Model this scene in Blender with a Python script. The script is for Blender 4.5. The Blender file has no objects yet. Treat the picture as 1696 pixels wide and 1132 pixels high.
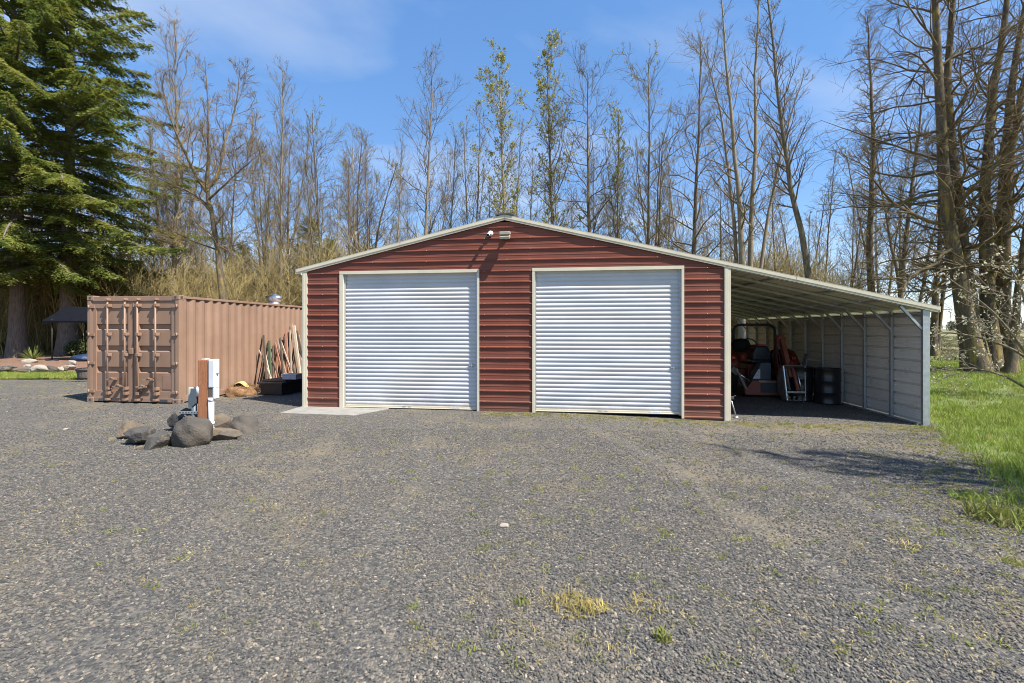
import bpy, bmesh, math, random
import numpy as np
from mathutils import Vector, Matrix
R = math.radians
sc = bpy.context.scene
COL = sc.collection
rnd = random.Random(7)

# ------------------------------------------------------------ camera, sky, sun, exposure
cam_d = bpy.data.cameras.new('camera'); cam = bpy.data.objects.new('camera', cam_d); COL.objects.link(cam)
cam_d.sensor_width = 36.0; cam_d.lens = 754 / 1696 * 36.0
cam_d.shift_y = -21 / 1696
cam_d.clip_end = 5000; cam_d.clip_start = 0.05
cam.location = (0, 0, 1.8); cam.rotation_euler = (R(90), 0, 0)
sc.camera = cam

YAW = R(-7.21)                       # the garage and the container are turned this much
SUN_TO = Vector((1.964, -1.206, 3.12)).normalized()
SUN_EL = math.asin(SUN_TO.z); SUN_AZ = math.atan2(SUN_TO.x, SUN_TO.y)
sc.view_settings.view_transform = 'Standard'; sc.view_settings.look = 'None'
sc.view_settings.gamma = 1; sc.view_settings.use_curve_mapping = False
sc.view_settings.exposure = 1.0
sc.cycles.use_denoising = True; sc.cycles.denoiser = 'OPENIMAGEDENOISE'; sc.cycles.denoising_prefilter = 'ACCURATE'; sc.cycles.filter_width = 1.0; sc.cycles.adaptive_threshold = 0.004
sc.cycles.caustics_reflective = False; sc.cycles.caustics_refractive = False; sc.cycles.sample_clamp_indirect = 2.0; sc.cycles.blur_glossy = 1.0; sc.cycles.max_bounces = 6; sc.cycles.use_guiding = False

w = bpy.data.worlds.new('World'); sc.world = w; w.use_nodes = True
def build_world():
    nt = w.node_tree; N = nt.nodes; L = nt.links; N.clear()
    out = N.new('ShaderNodeOutputWorld'); bg = N.new('ShaderNodeBackground')
    sky = N.new('ShaderNodeTexSky'); sky.sky_type = 'NISHITA'; sky.sun_disc = False
    sky.sun_elevation = SUN_EL; sky.sun_rotation = SUN_AZ
    sky.altitude = 1200; sky.air_density = 1.0; sky.dust_density = 0.0; sky.ozone_density = 3.0
    hsv = N.new('ShaderNodeHueSaturation'); hsv.inputs['Saturation'].default_value = 1.72; hsv.inputs['Value'].default_value = 1.82; hsv.inputs['Hue'].default_value = 0.510
    gm = N.new('ShaderNodeGamma'); gm.inputs['Gamma'].default_value = 0.5; L.new(sky.outputs[0], gm.inputs[0])   # the photograph's sky is even from top to tree line
    L.new(gm.outputs[0], hsv.inputs['Color'])
    # thin cirrus: stretched noise on the view direction projected to a flat cloud layer
    tc = N.new('ShaderNodeTexCoord'); sep = N.new('ShaderNodeSeparateXYZ'); L.new(tc.outputs['Generated'], sep.inputs[0])
    zc = N.new('ShaderNodeMath'); zc.operation = 'MAXIMUM'; zc.inputs[1].default_value = 0.03; L.new(sep.outputs[2], zc.inputs[0])
    za = N.new('ShaderNodeMath'); za.operation = 'ADD'; za.inputs[1].default_value = 0.08; L.new(zc.outputs[0], za.inputs[0])
    dx = N.new('ShaderNodeMath'); dx.operation = 'DIVIDE'; L.new(sep.outputs[0], dx.inputs[0]); L.new(za.outputs[0], dx.inputs[1])
    dy = N.new('ShaderNodeMath'); dy.operation = 'DIVIDE'; L.new(sep.outputs[1], dy.inputs[0]); L.new(za.outputs[0], dy.inputs[1])
    cmb = N.new('ShaderNodeCombineXYZ'); L.new(dx.outputs[0], cmb.inputs[0]); L.new(dy.outputs[0], cmb.inputs[1])
    mp = N.new('ShaderNodeMapping'); mp.inputs['Scale'].default_value = (0.55, 1.1, 1); mp.inputs['Location'].default_value = (14.5, 6.2, 0)
    L.new(cmb.outputs[0], mp.inputs[0])
    nz = N.new('ShaderNodeTexNoise'); nz.inputs['Scale'].default_value = 1.0; nz.inputs['Detail'].default_value = 6
    nz.inputs['Roughness'].default_value = 0.5; nz.inputs['Distortion'].default_value = 0.5
    L.new(mp.outputs[0], nz.inputs['Vector'])
    rp = N.new('ShaderNodeValToRGB'); rp.color_ramp.elements[0].position = 0.50; rp.color_ramp.elements[1].position = 0.82
    L.new(nz.outputs[0], rp.inputs[0])
    mul = N.new('ShaderNodeMath'); mul.operation = 'MULTIPLY'; mul.inputs[1].default_value = 0.62; L.new(rp.outputs[0], mul.inputs[0])
    # fair-weather cumulus low over the horizon
    nz2 = N.new('ShaderNodeTexNoise'); nz2.inputs['Scale'].default_value = 5.0; nz2.inputs['Detail'].default_value = 6
    mp2 = N.new('ShaderNodeMapping'); mp2.inputs['Scale'].default_value = (1, 1, 2.6); L.new(tc.outputs['Generated'], mp2.inputs[0]); L.new(mp2.outputs[0], nz2.inputs['Vector'])
    band = N.new('ShaderNodeMapRange'); band.inputs[1].default_value = 0.0; band.inputs[2].default_value = 0.26; band.inputs[3].default_value = 0.16; band.inputs[4].default_value = -0.16
    L.new(sep.outputs[2], band.inputs[0])
    ad = N.new('ShaderNodeMath'); ad.operation = 'ADD'; L.new(nz2.outputs[0], ad.inputs[0]); L.new(band.outputs[0], ad.inputs[1])
    rp2 = N.new('ShaderNodeValToRGB'); rp2.color_ramp.elements[0].position = 0.60; rp2.color_ramp.elements[1].position = 0.80
    L.new(ad.outputs[0], rp2.inputs[0])
    mx0 = N.new('ShaderNodeMath'); mx0.operation = 'MAXIMUM'; L.new(mul.outputs[0], mx0.inputs[0]); L.new(rp2.outputs[0], mx0.inputs[1])
    mx = N.new('ShaderNodeMixRGB'); mx.inputs['Color2'].default_value = (3.7, 3.9, 4.2, 1)
    L.new(mx0.outputs[0], mx.inputs['Fac']); L.new(hsv.outputs[0], mx.inputs['Color1'])
    L.new(mx.outputs[0], bg.inputs['Color']); bg.inputs['Strength'].default_value = 0.13
    L.new(bg.outputs[0], out.inputs['Surface'])
build_world()
sd = bpy.data.lights.new('sun', 'SUN'); sd.energy = 5.0; sd.angle = R(0.5); sd.color = (1.0, 0.955, 0.88)
so = bpy.data.objects.new('sun', sd); COL.objects.link(so)
so.rotation_euler = SUN_TO.to_track_quat('Z', 'Y').to_euler(); so.location = (20, -12, 40)

# ------------------------------------------------------------ materials
M = {}
def mat(name, col, col2=None, rough=0.6, metal=0.0, scale=3.0, contrast=(0.35, 0.65), bump=0.0, bscale=30.0,
        stretch=(1, 1, 1), spots=None, rand=0.0, spec=0.4, detail=5, coat=0, trans=0.0, dirt=None):
    m = bpy.data.materials.new(name); m.use_nodes = True; nt = m.node_tree; N = nt.nodes; L = nt.links
    b = N['Principled BSDF']; b.inputs['Roughness'].default_value = rough; b.inputs['Metallic'].default_value = metal
    b.inputs['Specular IOR Level'].default_value = spec
    if coat: b.inputs['Coat Weight'].default_value = coat
    tc = N.new('ShaderNodeTexCoord'); mp = N.new('ShaderNodeMapping'); mp.inputs['Scale'].default_value = stretch
    L.new(tc.outputs['Object'], mp.inputs[0])
    col2 = col2 or tuple(c * 0.8 for c in col)
    nz = N.new('ShaderNodeTexNoise'); nz.inputs['Scale'].default_value = scale; nz.inputs['Detail'].default_value = detail
    nz.inputs['Roughness'].default_value = 0.6
    L.new(mp.outputs[0], nz.inputs['Vector'])
    rp = N.new('ShaderNodeValToRGB'); rp.color_ramp.elements[0].position = contrast[0]; rp.color_ramp.elements[1].position = contrast[1]
    rp.color_ramp.elements[0].color = (*col, 1); rp.color_ramp.elements[1].color = (*col2, 1)
    L.new(nz.outputs[0], rp.inputs[0]); c = rp.outputs[0]
    if spots:                                     # (colour, scale, lo, hi): chips, rust, moss, stains
        for (scol, ss, lo, hi) in spots:
            n2 = N.new('ShaderNodeTexNoise'); n2.inputs['Scale'].default_value = ss; n2.inputs['Detail'].default_value = 7
            n2.inputs['Roughness'].default_value = 0.65
            L.new(mp.outputs[0], n2.inputs['Vector'])
            mr = N.new('ShaderNodeMapRange'); mr.inputs[1].default_value = lo; mr.inputs[2].default_value = hi; L.new(n2.outputs[0], mr.inputs[0])
            mx = N.new('ShaderNodeMixRGB'); mx.inputs['Color2'].default_value = (*scol, 1)
            L.new(mr.outputs[0], mx.inputs['Fac']); L.new(c, mx.inputs['Color1']); c = mx.outputs[0]
    if dirt:                                      # splashed dust: ragged, only low on the thing
        dcol, zh = dirt
        sp = N.new('ShaderNodeSeparateXYZ'); L.new(tc.outputs['Object'], sp.inputs[0])
        mz = N.new('ShaderNodeMapRange'); mz.inputs[1].default_value = 0.0; mz.inputs[2].default_value = zh; mz.inputs[3].default_value = 0.75; mz.inputs[4].default_value = 0.0; L.new(sp.outputs[2], mz.inputs[0])
        nd = N.new('ShaderNodeTexNoise'); nd.inputs['Scale'].default_value = 4.5; nd.inputs['Detail'].default_value = 8; nd.inputs['Roughness'].default_value = 0.75; L.new(tc.outputs['Object'], nd.inputs['Vector'])
        rd = N.new('ShaderNodeMapRange'); rd.inputs[1].default_value = 0.35; rd.inputs[2].default_value = 0.75; L.new(nd.outputs[0], rd.inputs[0])
        mm = N.new('ShaderNodeMath'); mm.operation = 'MULTIPLY'; L.new(mz.outputs[0], mm.inputs[0]); L.new(rd.outputs[0], mm.inputs[1])
        mx = N.new('ShaderNodeMixRGB'); mx.inputs['Color2'].default_value = (*dcol, 1); L.new(mm.outputs[0], mx.inputs['Fac']); L.new(c, mx.inputs['Color1']); c = mx.outputs[0]
    if rand:
        oi = N.new('ShaderNodeObjectInfo'); mr = N.new('ShaderNodeMapRange'); mr.inputs[3].default_value = 1 - rand; mr.inputs[4].default_value = 1 + rand
        L.new(oi.outputs['Random'], mr.inputs[0])
        mx = N.new('ShaderNodeMixRGB'); mx.blend_type = 'MULTIPLY'; mx.inputs['Fac'].default_value = 1
        L.new(c, mx.inputs['Color1']); L.new(mr.outputs[0], mx.inputs['Color2']); c = mx.outputs[0]
    L.new(c, b.inputs['Base Color'])
    if bump:
        n3 = N.new('ShaderNodeTexNoise'); n3.inputs['Scale'].default_value = bscale; n3.inputs['Detail'].default_value = 4
        L.new(mp.outputs[0], n3.inputs['Vector'])
        bp = N.new('ShaderNodeBump'); bp.inputs['Strength'].default_value = min(1, bump); bp.inputs['Distance'].default_value = 0.02
        L.new(n3.outputs[0], bp.inputs['Height']); L.new(bp.outputs[0], b.inputs['Normal'])
    if trans:
        out = N['Material Output']; tr = N.new('ShaderNodeBsdfTranslucent'); ms = N.new('ShaderNodeMixShader'); ms.inputs[0].default_value = trans
        L.new(c, tr.inputs['Color']); L.new(b.outputs[0], ms.inputs[1]); L.new(tr.outputs[0], ms.inputs[2]); L.new(ms.outputs[0], out.inputs['Surface'])
    M[name] = m; return m

mat('red_paint', (0.205, 0.070, 0.047), (0.172, 0.056, 0.038), dirt=((0.16, 0.12, 0.09), 0.55), spec=0.22, rough=0.45, scale=1.2, bump=0.06, bscale=2.2, spots=[((0.2, 0.12, 0.09), 5, 0.66, 0.9)])
mat('door_white', (0.57, 0.57, 0.58), (0.52, 0.52, 0.535), dirt=((0.30, 0.27, 0.23), 0.5), spec=0.3, rough=0.45, scale=1.5, bump=0.03, bscale=2.5)
mat('trim_cream', (0.64, 0.575, 0.44), (0.57, 0.51, 0.39), rough=0.45, scale=2.0)
mat('roof_sheet', (0.68, 0.645, 0.55), (0.60, 0.565, 0.48), rough=0.45, scale=1.5, spots=[((0.35, 0.32, 0.26), 3, 0.6, 0.85)])
mat('wall_sheet', (0.72, 0.67, 0.58), (0.63, 0.585, 0.50), rough=0.5, scale=1.3, spots=[((0.33, 0.29, 0.23), 2.5, 0.58, 0.85)])
mat('galvanised', (0.50, 0.52, 0.54), (0.40, 0.42, 0.44), rough=0.42, metal=0.6, scale=14)
mat('bright_steel', (0.72, 0.73, 0.74), (0.6, 0.61, 0.62), rough=0.22, metal=0.9, scale=9)
mat('dark_cap', (0.05, 0.05, 0.055), (0.08, 0.08, 0.08), rough=0.7)
mat('concrete', (0.30, 0.285, 0.25), (0.23, 0.215, 0.19), rough=0.9, scale=4, bump=0.3, bscale=60, spots=[((0.2, 0.18, 0.16), 9, 0.6, 0.8)])
mat('container_paint', dirt=((0.17, 0.13, 0.10), 0.5), col=(0.30, 0.186, 0.126), col2=(0.25, 0.153, 0.102), rough=0.55, scale=1.6, stretch=(1, 1, 0.4), bump=0.12, bscale=6,
    spots=[((0.33, 0.22, 0.16), 5, 0.6, 0.8), ((0.12, 0.055, 0.03), 7, 0.66, 0.74)])
mat('container_floor', (0.10, 0.07, 0.05), rough=0.9)
mat('plate_faded', (0.28, 0.17, 0.12), (0.24, 0.145, 0.10), rough=0.6)
mat('cedar', (0.42, 0.17, 0.075), (0.30, 0.12, 0.055), rough=0.75, scale=6, stretch=(9, 9, 0.6), bump=0.4, bscale=30, spots=[((0.16, 0.08, 0.05), 8, 0.62, 0.75)])
mat('box_grey_white', (0.62, 0.64, 0.65), (0.56, 0.58, 0.59), rough=0.4, scale=5)
mat('pvc_white', (0.72, 0.73, 0.74), (0.6, 0.6, 0.6), rough=0.35, scale=8)
mat('pvc_cream', (0.62, 0.58, 0.45), rough=0.5)
mat('slate_blue', (0.10, 0.125, 0.155), (0.08, 0.1, 0.12), rough=0.5)
mat('smoked_glass', (0.12, 0.10, 0.08), rough=0.1, spec=0.8)
mat('basalt', (0.09, 0.08, 0.068), (0.045, 0.042, 0.038), rough=0.88, scale=4, bump=0.7, bscale=22, spots=[((0.26, 0.20, 0.14), 5, 0.56, 0.72)])
mat('basalt_round', (0.052, 0.046, 0.040), (0.095, 0.078, 0.060), rough=0.8, scale=3, bump=0.5, bscale=40)
mat('tan_rock', (0.19, 0.14, 0.09), (0.10, 0.082, 0.064), rough=0.9, scale=4, bump=0.7, bscale=20, spots=[((0.11, 0.10, 0.09), 4, 0.58, 0.7)])
mat('pale_rock', (0.36, 0.31, 0.25), (0.25, 0.215, 0.175), rough=0.9, scale=3, bump=0.5, bscale=15)
mat('black_plastic', (0.016, 0.017, 0.02), (0.024, 0.025, 0.028), rough=0.38)
mat('drum_black', (0.012, 0.012, 0.014), (0.02, 0.02, 0.022), rough=0.33, spec=0.5)
mat('bin_lavender', (0.52, 0.52, 0.60), rough=0.45)
mat('wood_grey', (0.34, 0.26, 0.19), (0.22, 0.16, 0.11), rough=0.85, scale=8, stretch=(6, 6, 0.7))
mat('wood_pale', (0.55, 0.46, 0.35), (0.42, 0.34, 0.25), rough=0.8, scale=8, stretch=(6, 6, 0.7))
mat('wood_dark', (0.075, 0.055, 0.042), (0.12, 0.085, 0.06), rough=0.85, scale=8, stretch=(6, 6, 0.7))
mat('wood_rust', (0.36, 0.17, 0.10), (0.27, 0.12, 0.07), rough=0.8, scale=8, stretch=(6, 6, 0.7))
mat('post_green', (0.05, 0.075, 0.035), (0.07, 0.085, 0.05), rough=0.6)
mat('paint_white', (0.75, 0.74, 0.70), rough=0.5)
mat('straw_brown', (0.30, 0.17, 0.08), (0.17, 0.09, 0.045), rough=0.95, scale=14, bump=0.8, bscale=60)
mat('sack_yellow', (0.62, 0.45, 0.16), (0.5, 0.34, 0.12), rough=0.8)
mat('tractor_red', (0.21, 0.035, 0.022), (0.14, 0.032, 0.024), rough=0.45, scale=4, spots=[((0.16, 0.10, 0.07), 6, 0.55, 0.75)])
mat('faded_red', (0.30, 0.095, 0.065), (0.22, 0.07, 0.05), rough=0.55, scale=4, spots=[((0.2, 0.14, 0.1), 7, 0.55, 0.75)])
mat('tyre', (0.022, 0.021, 0.02), (0.045, 0.04, 0.035), rough=0.9, scale=6, bump=0.3)
mat('seat_navy', (0.02, 0.03, 0.05), (0.03, 0.045, 0.07), rough=0.35, scale=4)
mat('cloth_black', (0.012, 0.012, 0.013), (0.02, 0.02, 0.02), rough=0.9, bump=0.5, bscale=12)
mat('worn_steel', (0.34, 0.32, 0.29), (0.20, 0.18, 0.16), rough=0.45, metal=0.4, scale=9, spots=[((0.2, 0.1, 0.06), 8, 0.6, 0.75)])
mat('sticker_white', (0.66, 0.68, 0.72), (0.5, 0.53, 0.6), rough=0.4, scale=40, contrast=(0.45, 0.55))
mat('tail_light', (0.65, 0.06, 0.04), rough=0.25)
mat('lamp_beige', (0.50, 0.44, 0.34), (0.44, 0.38, 0.29), rough=0.4)
mat('lens_black', (0.01, 0.01, 0.012), rough=0.12)
mat('frost_lens', (0.55, 0.52, 0.45), rough=0.25)
mat('canopy_black', (0.005, 0.006, 0.009), (0.008, 0.009, 0.013), spec=0.1, rough=0.9, scale=5)
mat('tarp_blue', (0.012, 0.025, 0.06), (0.02, 0.04, 0.09), rough=0.5, scale=6)
mat('barrel_wood', (0.11, 0.085, 0.075), (0.17, 0.13, 0.115), rough=0.8, scale=10, stretch=(5, 5, 0.7))
mat('hoop_black', (0.02, 0.02, 0.02), rough=0.6)
mat('soil', (0.05, 0.035, 0.025), rough=1, bump=0.6)
mat('screw_head', (0.45, 0.36, 0.31), rough=0.35, metal=0.4)
mat('bark_grey', (0.18, 0.145, 0.10), (0.085, 0.068, 0.048), rough=0.95, scale=5, stretch=(3, 3, 0.8), bump=0.9, bscale=16, rand=0.25,
    spots=[((0.23, 0.185, 0.055), 2.2, 0.55, 0.68)])
mat('bark_pale', (0.31, 0.255, 0.18), (0.19, 0.155, 0.11), rough=0.95, scale=4, stretch=(3, 3, 0.8), bump=0.6, bscale=14, rand=0.2,
    spots=[((0.10, 0.085, 0.065), 3, 0.58, 0.68), ((0.25, 0.2, 0.07), 1.6, 0.6, 0.72)])
mat('bark_moss', (0.14, 0.105, 0.07), (0.07, 0.055, 0.04), rough=1, scale=5, stretch=(3, 3, 0.9), bump=1, bscale=14,
    spots=[((0.26, 0.19, 0.05), 1.5, 0.50, 0.66), ((0.055, 0.047, 0.04), 4, 0.6, 0.7)])
mat('bark_fir', (0.21, 0.17, 0.145), (0.11, 0.088, 0.075), rough=1, scale=4, stretch=(4, 4, 0.7), bump=1, bscale=12)
mat('twig', (0.165, 0.118, 0.062), (0.105, 0.076, 0.043), rough=0.9, scale=0.8, rand=0.25, spots=[((0.25, 0.18, 0.05), 1.1, 0.52, 0.70)])
mat('twig_pale', (0.25, 0.20, 0.135), (0.17, 0.135, 0.09), rough=0.9, scale=0.8, rand=0.2)
mat('stem_gold', (0.36, 0.28, 0.12), (0.22, 0.17, 0.07), rough=0.95, scale=0.7, rand=0.4)
mat('leaf_spring', trans=0.4, col=(0.34, 0.31, 0.06), col2=(0.26, 0.27, 0.055), rough=0.6, scale=0.9)
mat('needles', trans=0.45, col=(0.235, 0.255, 0.05), col2=(0.11, 0.155, 0.034), rough=0.65, scale=0.6, contrast=(0.38, 0.62), spots=[((0.30, 0.285, 0.06), 0.9, 0.5, 0.72)])
mat('blossom', trans=0.35, col=(0.66, 0.61, 0.48), col2=(0.5, 0.47, 0.30), rough=0.7)
mat('yucca_leaf', trans=0.35, col=(0.26, 0.28, 0.07), col2=(0.16, 0.20, 0.05), rough=0.5, scale=5)
mat('shrub_leaf', (0.05, 0.065, 0.02), (0.08, 0.09, 0.03), rough=0.6, scale=3)
mat('grass_green', trans=0.35, col=(0.20, 0.285, 0.04), col2=(0.29, 0.32, 0.06), rough=0.6, scale=0.35, rand=0.3)
mat('grass_dry', (0.40, 0.31, 0.095), (0.30, 0.25, 0.075), rough=0.7, scale=6, rand=0.25)
mat('weed_green', trans=0.35, col=(0.17, 0.20, 0.035), col2=(0.25, 0.24, 0.06), rough=0.6, scale=8, rand=0.3)
mat('meadow_tuft', (0.20, 0.17, 0.085), (0.15, 0.15, 0.06), rough=0.9, rand=0.3)
mat('far_trees', (0.085, 0.085, 0.055), (0.13, 0.115, 0.08), rough=1, scale=0.1)

def stone_mat():
    m = bpy.data.materials.new('gravel_stone'); m.use_nodes = True; N = m.node_tree.nodes; L = m.node_tree.links
    b = N['Principled BSDF']; b.inputs['Roughness'].default_value = 0.8; b.inputs['Specular IOR Level'].default_value = 0.35
    oi = N.new('ShaderNodeObjectInfo'); rp = N.new('ShaderNodeValToRGB'); e = rp.color_ramp.elements
    e[0].position = 0; e[0].color = (0.057, 0.056, 0.054, 1); e[1].position = 1; e[1].color = (0.350, 0.294, 0.217, 1)
    for p, c in ((0.45, (0.098, 0.093, 0.084)), (0.75, (0.145, 0.130, 0.109)), (0.93, (0.197, 0.164, 0.126)), (0.975, (0.224, 0.186, 0.138))):
        k = e.new(p); k.color = (*c, 1)
    L.new(oi.outputs['Random'], rp.inputs[0]); L.new(rp.outputs[0], b.inputs['Base Color']); M['gravel_stone'] = m
stone_mat()

def gravel_mat():
    m = bpy.data.materials.new('gravel'); m.use_nodes = True; N = m.node_tree.nodes; L = m.node_tree.links
    b = N['Principled BSDF']; b.inputs['Roughness'].default_value = 0.88; b.inputs['Specular IOR Level'].default_value = 0.3
    tc = N.new('ShaderNodeTexCoord')
    wob = N.new('ShaderNodeTexNoise'); wob.inputs['Scale'].default_value = 25; L.new(tc.outputs['Object'], wob.inputs['Vector'])
    mxv = N.new('ShaderNodeMixRGB'); mxv.blend_type = 'ADD'; mxv.inputs['Fac'].default_value = 0.02
    L.new(tc.outputs['Object'], mxv.inputs['Color1']); L.new(wob.outputs['Color'], mxv.inputs['Color2'])
    v = N.new('ShaderNodeTexVoronoi'); v.inputs['Scale'].default_value = 58; L.new(mxv.outputs[0], v.inputs['Vector'])
    sep = N.new('ShaderNodeSeparateColor'); L.new(v.outputs['Color'], sep.inputs[0])
    rp = N.new('ShaderNodeValToRGB'); e = rp.color_ramp.elements
    e[0].position = 0; e[0].color = (0.046, 0.045, 0.045, 1); e[1].position = 1; e[1].color = (0.384, 0.325, 0.240, 1)
    for p, c in ((0.4, (0.086, 0.082, 0.074)), (0.75, (0.137, 0.123, 0.104)), (0.93, (0.191, 0.163, 0.123)), (0.975, (0.234, 0.195, 0.146))):
        k = e.new(p); k.color = (*c, 1)
    L.new(sep.outputs[0], rp.inputs[0])
    # tan, dusty and mossy patches across the lot
    n1 = N.new('ShaderNodeTexNoise'); n1.inputs['Scale'].default_value = 0.55; n1.inputs['Detail'].default_value = 7; n1.inputs['Roughness'].default_value = 0.7
    L.new(tc.outputs['Object'], n1.inputs['Vector'])
    mr = N.new('ShaderNodeMapRange'); mr.inputs[1].default_value = 0.50; mr.inputs[2].default_value = 0.72; mr.inputs[4].default_value = 0.75; L.new(n1.outputs[0], mr.inputs[0])
    mx = N.new('ShaderNodeMixRGB'); mx.inputs['Color2'].default_value = (0.232, 0.181, 0.105, 1)
    L.new(mr.outputs[0], mx.inputs['Fac']); L.new(rp.outputs[0], mx.inputs['Color1'])
    n2 = N.new('ShaderNodeTexNoise'); n2.inputs['Scale'].default_value = 1.7; n2.inputs['Detail'].default_value = 8; n2.inputs['Roughness'].default_value = 0.75
    L.new(tc.outputs['Object'], n2.inputs['Vector'])
    mr2 = N.new('ShaderNodeMapRange'); mr2.inputs[1].default_value = 0.62; mr2.inputs[2].default_value = 0.78; mr2.inputs[4].default_value = 0.55; L.new(n2.outputs[0], mr2.inputs[0])
    mx2 = N.new('ShaderNodeMixRGB'); mx2.inputs['Color2'].default_value = (0.197, 0.170, 0.055, 1)
    # moss and weeds keep to the strip along the garage and the rim of the lot (stored per vertex as a ground type)
    at = N.new('ShaderNodeAttribute'); at.attribute_name = 'weedy'
    ml = N.new('ShaderNodeMath'); ml.operation = 'MULTIPLY'; L.new(mr2.outputs[0], ml.inputs[0]); L.new(at.outputs['Fac'], ml.inputs[1])
    L.new(ml.outputs[0], mx2.inputs['Fac']); L.new(mx.outputs[0], mx2.inputs['Color1'])
    L.new(mx2.outputs[0], b.inputs['Base Color'])
    bp = N.new('ShaderNodeBump'); bp.inputs['Strength'].default_value = 0.9; bp.inputs['Distance'].default_value = 0.012; bp.invert = True
    L.new(v.outputs['Distance'], bp.inputs['Height']); L.new(bp.outputs[0], b.inputs['Normal'])
    M['gravel'] = m
gravel_mat()
mat('ground_soil', (0.155, 0.15, 0.055), (0.10, 0.12, 0.035), rough=1, scale=0.4, bump=0.5, bscale=8, spots=[((0.235, 0.19, 0.10), 0.12, 0.42, 0.62)])
mat('lawn_soil', (0.135, 0.17, 0.04), (0.10, 0.13, 0.035), rough=1, scale=0.8, bump=0.6, bscale=14, spots=[((0.16, 0.14, 0.06), 1.3, 0.56, 0.75)])
mat('mulch', (0.22, 0.12, 0.075), (0.13, 0.075, 0.05), rough=1, scale=7, bump=1, bscale=25, spots=[((0.30, 0.20, 0.13), 9, 0.55, 0.7)])
mat('leaf_litter', (0.19, 0.135, 0.075), (0.12, 0.085, 0.05), rough=1, scale=2, bump=1, bscale=12)

# ------------------------------------------------------------ mesh helpers
def link(o, parent=None):
    COL.objects.link(o)
    if parent is not None: o.parent = parent
    return o
def tag(o, label=None, cat=None, group=None, kind=None):
    if label: o['label'] = label
    if cat: o['category'] = cat
    if group: o['group'] = group
    if kind: o['kind'] = kind
    return o
def thing(name, label, cat, loc=(0, 0, 0), rz=0.0, group=None):
    o = bpy.data.objects.new(name, None); link(o); o.location = loc; o.rotation_euler = (0, 0, rz); o.empty_display_size = 0.2
    return tag(o, label, cat, group)
def np_mesh(name, V, F4=None, F3=None, mats=(), midx=None, smooth=False):
    me = bpy.data.meshes.new(name); V = np.asarray(V, dtype=np.float32)
    n4 = 0 if F4 is None else len(F4); n3 = 0 if F3 is None else len(F3)
    me.vertices.add(len(V)); me.vertices.foreach_set('co', V.ravel())
    me.loops.add(n4 * 4 + n3 * 3); idx = []
    if n4: idx.append(np.asarray(F4, dtype=np.int32).ravel())
    if n3: idx.append(np.asarray(F3, dtype=np.int32).ravel())
    me.loops.foreach_set('vertex_index', np.concatenate(idx))
    me.polygons.add(n4 + n3)
    st = np.concatenate([np.arange(n4) * 4, n4 * 4 + np.arange(n3) * 3]).astype(np.int32)
    me.polygons.foreach_set('loop_start', st)
    if midx is not None: me.polygons.foreach_set('material_index', np.asarray(midx, dtype=np.int32))
    if smooth: me.polygons.foreach_set('use_smooth', np.ones(n4 + n3, dtype=bool))
    for m in mats: me.materials.append(M[m] if isinstance(m, str) else m)
    me.update(calc_edges=True); me.validate(); return me

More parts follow.
